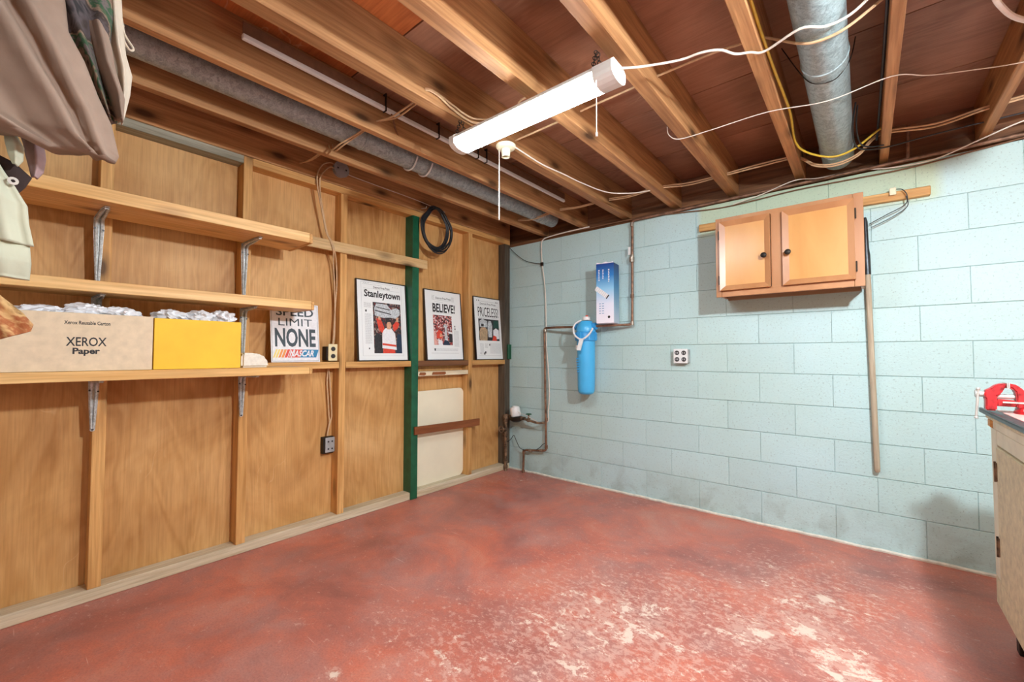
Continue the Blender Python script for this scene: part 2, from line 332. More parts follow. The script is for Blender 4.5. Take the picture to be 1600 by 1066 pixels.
def atube(bm, pts, r, ns=8, closed=False, mi=0, cap=True):
    rs = r if isinstance(r, (list, tuple)) else [r]*len(pts)
    t0 = (pts[1]-pts[0]).normalized(); nrm = t0.orthogonal().normalized(); rings = []; N = len(pts)
    for i, p in enumerate(pts):
        if closed: tg = (pts[(i+1) % N]-pts[i-1]).normalized()
        else: tg = (pts[min(i+1, N-1)]-pts[max(i-1, 0)]).normalized()
        nrm = (nrm-tg*nrm.dot(tg)).normalized(); bn = tg.cross(nrm)
        rings.append([bm.verts.new(p+rs[i]*(math.cos(2*math.pi*k/ns)*nrm+math.sin(2*math.pi*k/ns)*bn)) for k in range(ns)])
    for i in range(N if closed else N-1):
        A, B = rings[i], rings[(i+1) % N]
        for k in range(ns):
            f = bm.faces.new((A[k], A[(k+1) % ns], B[(k+1) % ns], B[k])); f.material_index = mi
    if cap and not closed:
        for R in (rings[0][::-1], rings[-1]): f = bm.faces.new(R); f.material_index = mi
def tube(name, mat, pts, r, parent=None, n=6, ns=8, closed=False, straight=False):
    P = [Vector(p) for p in pts]; c = P[0].copy()
    q = [p-c for p in P]; q = q if straight else spline(q, n, closed)
    bm = bmesh.new(); atube(bm, q, r, ns, closed)
    return bmobj(name, bm, mat, parent, c-(wl(parent) if parent else Vector()), True)
def pipe(name, mat, pts, r, parent=None, ns=12, br=.03):
    """straight pipe runs with small rounded elbows"""
    P = [Vector(p) for p in pts]; q = [P[0]]
    for i in range(1, len(P)-1):
        a = (P[i-1]-P[i]); b = (P[i+1]-P[i]); k = min(br, a.length/2, b.length/2)
        A = P[i]+a.normalized()*k; B = P[i]+b.normalized()*k
        for s in (0, .25, .5, .75, 1): q.append((1-s)**2*A+2*s*(1-s)*P[i]+s*s*B)
    q.append(P[-1]); c = P[0].copy(); bm = bmesh.new(); atube(bm, [p-c for p in q], r, ns)
    return bmobj(name, bm, mat, parent, c-(wl(parent) if parent else Vector()), True)
def alathe(bm, prof, ns=24, mi=0, mat=None):
    """prof: [(r, z)...] about z"""
    rings = []; new = []
    for r, z in prof:
        if r < 1e-6: R = [bm.verts.new((0, 0, z))]
        else: R = [bm.verts.new((r*math.cos(2*math.pi*k/ns), r*math.sin(2*math.pi*k/ns), z)) for k in range(ns)]
        rings.append(R); new += R
    for A, B in zip(rings, rings[1:]):
        for k in range(ns):
            a = [A[k % len(A)], A[(k+1) % len(A)], B[(k+1) % len(B)], B[k % len(B)]]
            u = []
            for x in a:
                if x not in u: u.append(x)
            if len(u) > 2:
                f = bm.faces.new(u); f.material_index = mi
    if mat: bmesh.ops.transform(bm, matrix=mat, verts=new)
def lathe(name, mat, prof, loc, parent=None, ns=24, axis='z'):
    bm = bmesh.new(); R = {'z': Matrix.Identity(4), 'x': Matrix.Rotation(math.pi/2, 4, 'Y'), 'y': Matrix.Rotation(math.pi/2, 4, 'X'), '-y': Matrix.Rotation(math.pi/2, 4, 'X')}[axis]
    alathe(bm, prof, ns, 0, R)
    return bmobj(name, bm, mat, parent, Vector(loc)-(wl(parent) if parent else Vector()), True)
def prism(name, mat, poly, th, parent=None, loc=(0, 0, 0), w0=0.0, smooth=False):
    """polygon in local xy, thickness along local z from w0"""
    bm = bmesh.new(); aprism(bm, poly, w0, w0+th); return bmobj(name, bm, mat, parent, loc, smooth)
def aprism(bm, poly, z0, z1, mi=0, mat=None):
    a = [bm.verts.new((x, y, z0)) for x, y in poly]; b = [bm.verts.new((x, y, z1)) for x, y in poly]; n = len(poly)
    fs = [bm.faces.new(a[::-1]), bm.faces.new(b)]+[bm.faces.new((a[i], a[(i+1) % n], b[(i+1) % n], b[i])) for i in range(n)]
    for f in fs: f.material_index = mi
    if mat: bmesh.ops.transform(bm, matrix=mat, verts=a+b)
def rect(x0, x1, y0, y1): return [(x0, y0), (x1, y0), (x1, y1), (x0, y1)]
def text(name, s, mat, x0, x1, y0, y1, w, parent, bold=0.0, shear=0.0, th=.0004):
    cu = bpy.data.curves.new('t', 'FONT'); cu.body = s; cu.offset = bold; cu.extrude = .0; cu.shear = shear; cu.resolution_u = 3
    o = bpy.data.objects.new('t', cu); COL.objects.link(o); bpy.context.view_layer.update()
    dg = bpy.context.evaluated_depsgraph_get(); me = bpy.data.meshes.new_from_object(o.evaluated_get(dg))
    bpy.data.objects.remove(o); bpy.data.curves.remove(cu)
    me.name = name; xs = [v.co.x for v in me.vertices]; ys = [v.co.y for v in me.vertices]
    for v in me.vertices:
        v.co.x = x0+(v.co.x-min(xs))/(max(xs)-min(xs))*(x1-x0); v.co.y = y0+(v.co.y-min(ys))/(max(ys)-min(ys))*(y1-y0); v.co.z = w
    me.materials.clear(); return link(name, me, mat, parent)
LEFTROT = Matrix(((0, 0, 1), (1, 0, 0), (0, 1, 0))).to_euler()      # local x -> +y, local y -> +z, local z -> +x (print faces the room)
BACKROT = (math.pi/2, 0, 0)                                          # local x -> +x, local y -> +z, local z -> -y

# ================================================================ SETTING
H_WALL = 2.285; JB = 2.34; SUB = 2.565
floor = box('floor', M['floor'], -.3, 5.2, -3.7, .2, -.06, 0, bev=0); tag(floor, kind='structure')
fl2 = box('floor_rear', plain('bare_concrete', srgb(150, 142, 134), .8, 0, .06, 4, .05), -.3, 5.2, -6.6, -3.7005, -.06, 0, bev=0); tag(fl2, kind='structure')
# block wall
wb = box('wall_back', M['mortar'], -.3, 5.2, .006, .2, 0, H_WALL, bev=0); tag(wb, kind='structure')
def blockmesh(L, Hh):
    bm = bmesh.new(); abox(bm, -L/2, L/2, -.012, .012, -Hh/2, Hh/2)
    es = [e for e in bm.edges if all(v.co.y < 0 for v in e.verts)]
    bmesh.ops.bevel(bm, geom=es, offset=.0018, segments=1, affect='EDGES'); bmesh.ops.recalc_face_normals(bm, faces=bm.faces)
    me = bpy.data.meshes.new('block'); bm.to_mesh(me); bm.free(); me.materials.append(M['block']); return me
cache = {}
J = .0013
zs = [0]+[.0232+.2032*j for j in range(1, 11)]+[H_WALL]
for r in range(11):
    z0, z1 = zs[r]+(J if r else 0), zs[r+1]-J
    off = .6344+(.2032 if r % 2 else 0)
    x = off-.4064*3
    while x < 5.2:
        a, b = max(x, -.28)+J*.5, min(x+.4064, 5.19)-J*.5
        if b-a > .03:
            key = (round(b-a, 3), round(z1-z0, 3))
            if key not in cache: cache[key] = blockmesh(b-a, z1-z0)
            o = bpy.data.objects.new('block', cache[key]); COL.objects.link(o); o.parent = wb
            o.location = Vector(((a+b)/2, .012-random.random()*.0012, (z0+z1)/2))-wb.location
        x += .4064
# caulk bead along the block wall
bm = bmesh.new(); pts = [Vector((-.0+.06*i, -.004-.004*random.random(), .004+.006*random.random())) for i in range(86)]
atube(bm, pts, .011, 6); bead = bmobj('trim_1', bm, plain('white_caulk', srgb(224, 220, 206), .7, 0, .1, 30, .4)); tag(bead, kind='structure')
# left stud wall
wlft = empty('wall_left'); tag(wlft, kind='structure')
box('backing', M['dark_z'], -.24, -.11, -6.6, .19, 0, SUB, wlft, 0)
studs = [-3.67, -3.058, -2.447, -1.834, -1.212, -.577]
e = [-6.6, -5.5, -4.28, -3.67]+studs[1:]+[0.0]
for a, b in zip(e, e[1:]): box('plywood_panel', M['panel'], -.104, -.09, a+.001, b-.001, .03, 2.34, wlft, .001)
box('sole_plate', M['plate'], -.0895, 0, -6.5, -.012, .0, .056, wlft, .003)
SW = .024
for i, y in enumerate([-6.1, -5.5, -4.9, -4.28]+studs):
    top = 2.352 if y in (-2.447,) else 2.3065
    if abs(y+1.212) < .01:
        tag(box('stud', M['green'], -.0895, .012, y-.036, y+.03, .0, 2.3065, wlft, .003), 'green painted stud')
    else: box('stud', M['stud_z'], -.0895, .0, y-SW, y+SW, .0565, top, wlft, .002)
tag(box('stud', M['grey_stud'], -.0895, -.001, -.085, -.004, .0565, 2.3065, wlft, .002), 'dark grey weathered corner stud')
box('top_plate', M['grey_board'], -.0895, .0, -6.5, -2.4715, 2.307, 2.353, wlft, .002)
box('top_plate', M['stud_y'], -.0895, .0, -2.4225, -.004, 2.307, 2.353, wlft, .002)
# noggins / sills
ys = [-6.1, -5.5, -4.9, -4.28]+studs+[-.061]
for a, b in zip(ys, ys[1:]):
    g = abs(b+1.212) < .01; g2 = abs(a+1.212) < .01
    m_ = M['stud_y'] if not g2 else M['dark_y']
    box('sill_board', m_, -.0895, .004, a+(SW+.001 if not g2 else .031), b-(SW+.001 if not g else .037), 1.068, 1.113, wlft, .002)
# ceiling
ceil = empty('ceiling'); tag(ceil, kind='structure')
JX = [.402, .842, 1.262, 1.686, 2.10, 2.517, 2.937, 3.345, 3.755, 4.165, 4.575, 4.985]
box('joist', M['joist_y'], -.042, -.001, -6.5, .0, 2.356, SUB, ceil, .003)
for i, x in enumerate(JX):
    hw = [.0215, .021, .035, .033, .032, .027, .0205][i] if i < 7 else .0205
    zb = JB
    o = box('joist', M['joist_y'], x-hw, x+hw, -6.5, .10, zb, SUB, ceil, .003)
    if i in (2, 3, 4): # lighter nailed-on strip under the joist leaves a visible seam
        pass
seam = [-6.6, -5.93, -4.71, -3.49, -2.27, -1.018, -.424, .2]
xs_ = [-.3, 1.262, 3.755, 5.2]; xo = [-.3, .402, 2.10, 4.575, 5.2]
for i, (a, b) in enumerate(zip(seam, seam[1:])):
    X = xs_ if i % 2 else xo
    for c, d in zip(X, X[1:]):
        orange = (i in (3,) and c < 2)
        box('subfloor_sheet', M['subfloor_orange'] if orange else M['subfloor'], c+.0015, d-.0015, a+.003, b-.003, SUB, SUB+.018, ceil, .001)
box('subfloor_backing', M['dark_x'], -.3, 5.2, -6.6, .2, SUB+.019, SUB+.05, ceil, 0)
box('rim_joist', M['dark_x'], -.3, 5.2, .101, .14, 2.325, SUB, ceil, .002)
box('sill_plate', M['dark_x'], -.3, 5.2, .03, .17, H_WALL, 2.325, ceil, .002)
# unseen walls that close the room
wr = box('wall_right', M['panel'], 5.2, 5.3, -6.6, .2, 0, SUB, bev=0); tag(wr, kind='structure')
wf = box('wall_front', M['panel'], -.3, 5.3, -6.7, -6.6, 0, SUB, bev=0); tag(wf, kind='structure')

# ================================================================ DUCTS
def duct(name, x, z, r, y0, y1, mat, seams, label, elbow=False):
    t_ = empty(name, (x, y0, z)); tag(t_, label, 'duct')
    prof = [(r-.004, 0), (r, 0)]; L_ = y1-y0
    for s in seams:
        k = s-y0; prof += [(r, k-.006), (r+.004, k-.003), (r+.004, k+.003), (r, k+.006)]
    prof += [(r, L_), (0, L_)]
    bm = bmesh.new(); alathe(bm, prof, 36, 0, Matrix.Rotation(-math.pi/2, 4, 'X')); bmobj('duct_pipe', bm, mat, t_, (0, 0, 0), True)
    return t_
d1 = duct('round_duct', .602, 2.425, .066, -6.4, -.10, M['galv'], [-4.2, -2.06, -.72, -.36, -.30, -.24], 'long grey galvanised round duct between the joists above the plywood wall')
for y, dx in ((-1.72, 0), (-1.6, .0)):
    bm = bmesh.new(); atube(bm, spline([(x, 0, z) for x, z in [(-.075, .03), (-.06, -.045), (0, -.074), (.05, -.055), (.08, -.01)]], 4), .006, 6)
    bmobj('hanger_strap', bm, M['white_plastic'], d1, (0, y+6.4, 0), True)
d2 = duct('round_duct', 2.722, 2.388, .079, -6.4, -.09, M['galv_blue'], [-4.6, -2.9, -1.24, -.28], 'thick grey galvanised round duct running to the blue block wall')
bm = bmesh.new(); atube(bm, spline([(.0, -.0, -.083), (.04, .004, -.073), (.082, .01, -.01), (.1, .02, .08)], 5), .0022, 5); atube(bm, spline([(0, 0, -.083), (-.045, -.01, -.07), (-.083, -.02, -.02), (-.15, -.03, .12)], 5), .0022, 5)
bmobj('hanger_wire', bm, M['black_metal'], d2, (0, 5.22, 0), True)
# metal track between joists
tr = empty('metal_track', (.92, -2.775, 2.452)); tag(tr, 'long thin metal channel with pale lip strapped between the joists', 'channel')
bm = bmesh.new(); abox(bm, -.003, .0, 0, 2.39, .012, .062); bmobj('web', bm, M['romex_dark'], tr)
bm = bmesh.new(); abox(bm, -.016, .004, 0, 2.39, -.010, .012, .003); bmobj('lip', bm, M['white_enamel'], tr)
for yy in (.66, 1.02, 1.35, 1.43):
    bm = bmesh.new(); abox(bm, -.02, .008, yy, yy+.006, -.014, .08); bmobj('strap', bm, M['black_metal'], tr)
bm = bmesh.new(); atube(bm, [Vector((-.0, .7, -.01)), Vector((-.05, .76, -.05)), Vector((-.078, .82, -.108))], .005, 6); bmobj('tie_rod', bm, M['dark_y'], tr)

# ================================================================ SHOP LIGHTS
def chain_mesh(bm, p0, p1, n):
    p0, p1 = Vector(p0), Vector(p1); d = (p1-p0)
    for i in range(n):
        c = p0+d*(i+.5)/n; L_ = d.length/n*.62; a = d.normalized(); s = a.orthogonal().normalized() if i % 2 else a.cross(a.orthogonal()).normalized()
        pts = [c+a*L_*math.cos(q)+s*.008*math.sin(q) for q in [k*math.pi/5 for k in range(10)]]
        atube(bm, pts, .0018, 5, True)
def shop_light(x0, x1, y, z, em, label, strings=True, rz=0, lip=.022):
    t_ = empty('shop_light', (x0, y, z), (0, 0, rz)); tag(t_, label, 'lamp'); L_ = x1-x0
    # half-round housing: profile in (y,z), open below
    pr_ = [(-.061, lip), (-.060, .034), (-.04, .050), (.04, .050), (.060, .034), (.061, lip)]
    bm = bmesh.new(); A = [bm.verts.new((0, a, b)) for a, b in pr_]; B = [bm.verts.new((L_, a, b)) for a, b in pr_]
    A2 = [bm.verts.new((0, a*.95, b-.003)) for a, b in pr_]; B2 = [bm.verts.new((L_, a*.95, b-.003)) for a, b in pr_]
    for i in range(5): bm.faces.new((A[i], A[i+1], B[i+1], B[i])); bm.faces.new((A2[i], B2[i], B2[i+1], A2[i+1]))
    bm.faces.new((A[0], B[0], B2[0], A2[0])); bm.faces.new((A[5], A2[5], B2[5], B[5]))
    bmobj('housing', bm, M['white_enamel'], t_, (0, 0, 0), True)
    # domed diffuser
    bm = bmesh.new(); rows = []
    for s in (.03, L_-.075):
        rows.append([bm.verts.new((s, a_, b_)) for a_, b_ in [(.0585, lip+.006)]+[(.0585*math.cos(q), .006+min(0, lip)*1.5-.026*math.sin(q)) for q in [math.pi*k/10 for k in range(11)]]+[(-.0585, lip+.006)]])
    for k in range(12): bm.faces.new((rows[0][k], rows[0][k+1], rows[1][k+1], rows[1][k]))
    bm.faces.new(rows[0][::-1]); bm.faces.new(rows[1])
    d = bmobj('diffuser', bm, em, t_)
    for s0, s1 in ((-.004, .03), (L_-.075, L_+.004)):
        bm = bmesh.new(); poly = [(a*1.02, b+.002) for a, b in pr_]+[(.0605*math.cos(q), .006-.029*math.sin(q)) for q in [math.pi*k/8 for k in range(0, 9)]]
        aprism(bm, poly, s0, s1, 0, Matrix(((0, 0, 1, 0), (1, 0, 0, 0), (0, 1, 0, 0), (0, 0, 0, 1)))); bmobj('end_cap', bm, M['white_enamel'], t_, (0, 0, 0), False)
    for sx_ in (.02, L_-.085):
        for q_ in (-.035, .035):
            bm = bmesh.new(); chain_mesh(bm, (0, 0, 0), (0, -q_*.85, JB-z-.05), 6)
            bmobj('chain', bm, M['black_metal'], t_, (sx_, q_, .05), True)['kind'] = 'stuff'
    if strings:
        bm = bmesh.new(); atube(bm, [Vector((0, 0, 0)), Vector((0, 0, -.205))], .0022, 6); atube(bm, [Vector((0, 0, -.2)), Vector((0, 0, -.215))], .0045, 6)
        bmobj('pull_cord', bm, M['cord_white'], t_, (L_-.062, -.05, -.012))
    return t_
sl = shop_light(1.268, 2.135, -1.915, 2.205, M['lamp_main'], 'lit white shop light hanging on chains under the joists')
sl2 = shop_light(3.315, 4.18, -1.285, 2.19, M['lamp_side'], 'lit white shop light above the workbench, cut by the frame', True, -math.pi/2, -.004)
shop_light(3.4, 4.6, -3.9, 2.2, M['lamp_fill'], 'added fill shop light, unseen behind the camera near the right wall', True, 0, 0)  # unseen lamp added to brighten the room from behind
shop_light(1.2, 2.4, -4.9, 2.2, M['lamp_fill'], 'added fill shop light, unseen behind the camera in the far rear of the room', True, 0, 0)  # second added fill lamp, out of view
# bulb added out of frame to cast hard shadows; added reflector blocks its upward light
bl = empty('added_bulb', (3.40, -2.2, 2.275)); tag(bl, 'added unseen bulb under a small flat reflector above the workbench', 'lamp')
lathe('bulb_socket', M['porcelain'], [(0, 0), (.03, 0), (.03, -.03), (.02, -.06), (0, -.06)], (3.40, -2.2, 2.275), bl)
lathe('reflector', M['white_enamel'], [(.021, -.052), (.05, -.055), (.13, -.085), (.13, -.088), (.05, -.059), (.021, -.055)], (3.40, -2.2, 2.275), bl, 32)
tube('drop_cord', M['cord_white'], [(3.40, -2.2, 2.275), (3.40, -2.2, 2.565)], .004, bl)
lathe('bulb', M['lamp_bulb'], [(0, -.185), (.03, -.178), (.048, -.15), (.048, -.12), (.022, -.08), (.013, -.061), (0, -.061)], (3.40, -2.2, 2.275), bl, 20)
# ceramic lampholder with pull chain
lh = empty('lamp_holder', (1.30, -1.585, JB-.002)); tag(lh, 'cream porcelain bulb socket with pull string under joist', 'socket')
lathe('base', M['porcelain'], [(0, 0), (.055, 0), (.056, -.008), (.05, -.018), (.03, -.024), (0, -.024)], (1.30, -1.585, JB-.002), lh)
lathe('bulb_socket', M['porcelain'], [(0, -.024), (.026, -.024), (.024, -.05), (.022, -.062), (.024, -.066), (.018, -.066), (.016, -.045), (0, -.04)], (1.30, -1.585, JB-.002), lh)
bm = bmesh.new(); atube(bm, [Vector((0, 0, -.02)), Vector((0.001, 0, -.42))], .0022, 6)
for k in range(30): abox(bm, -.003, .003, -.003, .003, -.13-.0095*k, -.126-.0095*k)
alathe(bm, [(0, -.108), (.006, -.113), (0, -.118)], 8); bmobj('pull_string', bm, M['cord_white'], lh, (-.032, -.02, 0))

# ================================================================ CABLES
def cable(name, mat, pts, r, label, cat='cable', n=6):
    return tag(tube(name, mat, pts, r, None, n), label, cat)
tube('lamp_cord', M['cord_white'], [(2.139, -1.915, 2.235), (2.18, -1.80, 2.285), (2.29, -1.70, 2.315), (2.372, -1.692, 2.312), (2.43, -1.665, 2.31), (2.466, -1.59, 2.32), (2.51, -1.556, 2.325), (2.557, -1.542, 2.315), (2.673, -1.597, 2.31), (2.744, -1.578, 2.295), (2.813, -1.581, 2.30), (2.89, -1.63, 2.32), (2.96, -1.66, 2.328), (3.1, -1.7, 2.325)], .0045, sl, 6)
bm = bmesh.new(); atube(bm, spline([Vector(p) for p in [(0.335, -0.215, 0.14), (0.185, -0.169, 0.072), (0.105, -0.138, 0.06), (0.025, -0.095, 0.055), (-0.025, -0.035, 0.04), (-0.015, -0.005, 0.025)]], 6), .008, 8); bmobj('lamp_cord', bm, M['cord_white'], sl2, (0, 0, 0), True)
cable('romex_cable', M['romex'], [(1.26, -1.5, 2.40), (1.612, -1.479, 2.42), (1.72, -1.48, 2.425), (2.0, -1.497, 2.42), (2.09, -1.506, 2.42), (2.355, -1.503, 2.42), (2.46, -1.487, 2.42), (2.518, -1.49, 2.42), (2.58, -1.475, 2.39), (2.66, -1.50, 2.32), (2.72, -1.5, 2.30), (2.80, -1.50, 2.31), (2.90, -1.47, 2.38), (2.95, -1.45, 2.40)], .005, 'tan cable threaded through holes in the joists behind the shop light')
for k, dz in enumerate((0, -.012)):
    cable('romex_cable', M['romex'], [(.33, -.40, 2.395+dz), (.40, -.395, 2.398+dz), (.62, -.40, 2.37+dz), (.83, -.375, 2.40+dz), (1.04, -.36, 2.385+dz+.004*k), (1.26, -.33, 2.40+dz), (1.45, -.325, 2.385+dz), (1.68, -.31, 2.40+dz), (1.88, -.256+.01*k, 2.395+dz), (2.10, -.24, 2.40+dz), (2.33, -.27+.01*k, 2.395+dz), (2.52, -.23, 2.40+dz), (2.62, -.27, 2.31+dz), (2.72, -.27, 2.285+dz), (2.82, -.28, 2.31+dz), (2.92, -.27, 2.40+dz), (3.14, -.22+.012*k, 2.395+dz), (3.35, -.27, 2.40+dz), (3.7, -.3, 2.40+dz)], .0048, ['tan cable crossing every joist near the block wall, upper of the pair', 'tan cable crossing every joist near the block wall, lower of the pair'][k])
cable('romex_cable', M['cord_white'], [(1.34, -1.56, 2.33), (1.345, -1.31, 2.318), (1.364, -1.096, 2.322), (1.38, -.885, 2.325), (1.436, -.63, 2.325), (1.56, -.49, 2.33), (1.68, -.46, 2.328)], .004, 'thin white cable from the bulb socket drooping toward the block wall')
cable('yellow_cable', M['yellow_cable'], [(2.55, -2.6, 2.39), (2.552, -1.9, 2.385), (2.549, -1.7, 2.38), (2.555, -1.325, 2.368), (2.566, -.918, 2.362), (2.552, -.56, 2.352), (2.60, -.43, 2.325), (2.705, -.36, 2.296), (2.80, -.36, 2.31), (2.90, -.38, 2.37), (2.937, -.40, 2.38)], .0055, 'yellow cable running along a joist and looping under the big duct')
cable('thin_wire', M['cord_white'], [(2.059, -1.18, 2.35), (2.046, -1.115, 2.336), (2.078, -1.044, 2.334), (2.233, -1.042, 2.33), (2.49, -1.034, 2.334), (2.72, -1.03, 2.30), (2.935, -1.003, 2.334), (3.052, -.93, 2.326), (3.189, -.86, 2.326), (3.345, -.78, 2.334), (3.7, -.7, 2.33)], .0022, 'thin white wire stapled across the joist undersides under the big duct', 'wire')
cable('black_cable', M['blue_black'], [(2.9125, -3.2, 2.41), (2.911, -1.426, 2.40), (2.909, -.837, 2.40), (2.905, -.40, 2.39), (2.90, -.26, 2.37)], .0055, 'dark blue cable running lengthwise along a joist right of the big duct')
cable('black_cable', M['black_rubber'], [(2.815, -.68, 2.42), (2.80, -.55, 2.36), (2.806, -.42, 2.318), (2.84, -.30, 2.32), (2.935, -.21, 2.334), (3.1, -.16, 2.36), (3.24, -.13, 2.375), (3.345, -.13, 2.375), (3.7, -.12, 2.38)], .004, 'black cable draping off the big duct end toward the right')
cable('black_cable', M['black_rubber'], [(2.822, -.62, 2.43), (2.815, -.5, 2.37), (2.83, -.38, 2.325), (2.87, -.3, 2.325), (2.93, -.25, 2.335)], .0035, 'short black cable curling at the duct end beside the joist')
for k, (dy, dz) in enumerate(((0, 0), (.022, .012))):
    cable('romex_cable', M['romex'], [(-.0, -2.15+dy, 2.42+dz), (.14, -2.155+dy, 2.395+dz), (.30, -2.15+dy, 2.405+dz), (.40, -2.16+dy, 2.41+dz), (.50, -2.19+dy, 2.335+dz*.3), (.60, -2.19+dy, 2.338+dz*.3), (.70, -2.15+dy, 2.375+dz), (.84, -2.13+dy, 2.40+dz), (1.0, -2.115+dy*1.5, 2.385+dz), (1.24, -2.11+dy, 2.405+dz)], .0045, ['tan cable passing under the long duct through the joists, nearer of two', 'tan cable passing under the long duct through the joists, farther of two'][k])
for k, dz in enumerate((0, .02)):
    cable('romex_cable', M['romex'], [(1.25, -2.16, 2.375+dz*.2), (1.3, -2.145, 2.382+dz*.3), (1.306, -2.09, 2.385+dz*.3), (1.306, -2.0, 2.362+dz), (1.306, -1.9, 2.35+dz), (1.32, -1.82, 2.36+dz), (1.45, -1.70, 2.40), (1.55, -1.66-.1*k, 2.42), (1.7, -1.62-.1*k, 2.42)], .005, ['tan cable emerging from a joist hole left of the shop light, lower one', 'tan cable emerging from a joist hole left of the shop light, upper one'][k])
cable('thin_wire', M['romex_dark'], [(.72, -.012, 2.305), (1.0, -.014, 2.305), (1.3, -.012, 2.305), (1.7, -.02, 2.275), (1.96, -.012, 2.25), (2.12, -.012, 2.245), (2.258, -.014, 2.25), (2.5, -.012, 2.262), (2.782, -.012, 2.258), (3.044, -.014, 2.254), (3.32, -.012, 2.276), (3.6, -.012, 2.30)], .004, 'brown cable sagging along the top of the block wall above the cabinet')
cable('thin_wire', M['cord_white'], [(2.12, -.02, 2.25), (2.30, -.04, 2.272), (2.49, -.05, 2.315), (2.62, -.04, 2.30), (2.8, -.03, 2.30), (2.98, -.03, 2.27), (3.15, -.05, 2.262), (3.32, -.1, 2.30), (3.48, -.14, 2.335), (3.7, -.16, 2.34)], .0035, 'thin white wire looping up to a joist end above the wall cabinet', 'wire')
cable('thin_wire', M['cord_white'], [(.006, -.9, 2.42), (.006, -1.2, 2.44), (.006, -1.5, 2.445), (.006, -1.75, 2.45), (.006, -1.83, 2.455)], .003, 'thin pale wire along the joist above the green stud', 'wire')
cable('thin_wire', M['black_metal'], [(.02, -.03, 2.27), (.09, -.02, 2.20), (.2, -.02, 2.12), (.3, -.02, 2.08), (.41, -.02, 2.055)], .003, 'thin dark wire drooping across the top corner of the block wall', 'wire')
cable('riser_cable', M['cord_white'], [(.95, -.03, 2.312), (.70, -.028, 2.31), (.50, -.026, 2.30), (.44, -.025, 2.285), (.418, -.022, 2.24), (.424, -.02, 2.06), (.45, -.02, 1.88), (.466, -.02, 1.7), (.47, -.02, 1.45), (.476, -.022, 1.25), (.50, -.025, 1.0), (.51, -.025, .8), (.50, -.028, .62), (.495, -.03, .53), (.44, -.05, .52)], .0055, 'off-white cable climbing the block wall beside the copper riser')
tag(box('cable_clip', M['black_metal'], .408, .438, -.03, -.012, 2.03, 2.065), 'small dark clip holding the cable on the block wall', 'clip')

# ================================================================ PIPING on the block wall
cp = empty('copper_piping', (.487, -.05, 0)); tag(cp, 'tarnished copper water pipe with elbows around the blue filter', 'pipe')
pipe('supply_pipe', M['copper'], [(5.0, -.03, 2.312), (1.357, -.03, 2.285), (1.355, -.045, 1.415), (1.06, -.13, 1.41)], .0105, cp)
pipe('riser_pipe', M['copper'], [(.88, -.13, 1.41), (.62, -.09, 1.418), (.468, -.045, 1.42), (.487, -.045, .255), (.217, -.045, .222), (.208, -.045, 0)], .0105, cp)
for i, (x, z, a) in enumerate([(1.357, 1.65, 0), (1.355, 1.425, 0), (.487, .55, 0), (.478, 1.40, 0), (.217, .205, 0), (1.356, 2.25, 0), (.487, .29, 0), (1.357, 1.98, 0), (.21, .01, 0)]):
    lathe('solder_joint', M['solder'] if i % 2 else M['copper'], [(0, -.016), (.0145, -.016), (.0145, .016), (0, .016)], (x, -.045 if i != 5 and i != 7 else -.037, z), cp, 12)
lathe('union_fitting', M['solder'], [(0, -.02), (.021, -.02), (.021, .02), (0, .02)], (1.356, -.042, 1.955), cp, 8)
pipe('branch_pipe', M['copper'], [(3.02, -.03, 2.301), (3.04, -.03, 2.302), (3.045, -.03, 2.50)], .009, cp)
bm = bmesh.new(); abox(bm, -.008, .012, -.004, .0, -.035, .03); bmobj('paper_tag', bm, M['white_plastic'], cp, Vector((1.338, -.054, 2.03))-cp.location)
lathe('joint_ring', M['solder'], [(0, -.016), (.016, -.016), (.016, .016), (0, .016)], (.30, -.045, .229), cp, 12, 'x')
lathe('joint_ring', M['solder'], [(0, -.012), (.015, -.012), (.015, .012), (0, .012)], (.43, -.045, .249), cp, 12, 'x')
bm = bmesh.new(); atube(bm, spline([(x, 0, z) for x, z in [(-.0, .0), (.05, .012), (.1, .045), (.13, .075), (.16, .09)]], 4), .003, 6)
bmobj('ground_wire', bm, M['blue_black'], cp, Vector((.32, -.05, .235))-cp.location, True)
bm = bmesh.new(); atube(bm, spline([(.0, 0, 0.), (.06, 0, .04), (.10, 0, .085), (.135, 0, .03), (.18, 0, -.03), (.24, 0, -.04)], 5), .003, 6)
bmobj('ground_wire', bm, M['black_metal'], cp, Vector((.0, -.06, .27))-cp.location, True)
# branch with valve and meter
wm = empty('water_meter', (.17, -.11, .5)); tag(wm, 'white capped water meter on a black pipe cradle in the wall corner', 'meter')
bm = bmesh.new(); alathe(bm, [(0, 0), (.045, 0), (.052, .01), (.05, .075), (.044, .09), (.03, .094), (0, .094)], 20, 0, Matrix.Rotation(math.radians(-10), 4, 'Y')); bmobj('register', bm, M['white_plastic'], wm, (.0, 0, .055), True)
lathe('register_rim', M['white_enamel'], [(.03, .0), (.034, 0), (.034, .012), (.03, .012)], (.165, -.11, .645), wm, 20)
lathe('bowl', M['black_metal'], [(0, -.03), (.03, -.028), (.06, -.01), (.07, .02), (.066, .024), (0, .02)], (.17, -.11, .53), wm, 24)
lathe('coupling', M['rust'], [(0, -.025), (.018, -.025), (.018, .025), (0, .025)], (.255, -.11, .545), wm, 8, 'x')
pipe('outlet_pipe', M['rust'], [(.24, -.11, .545), (.43, -.10, .515), (.482, -.05, .52)], .011, wm)
lathe('valve_body', M['rust'], [(0, -.018), (.017, -.016), (.017, .016), (.009, .02), (.008, .055), (0, .055)], (.325, -.108, .535), wm, 12)
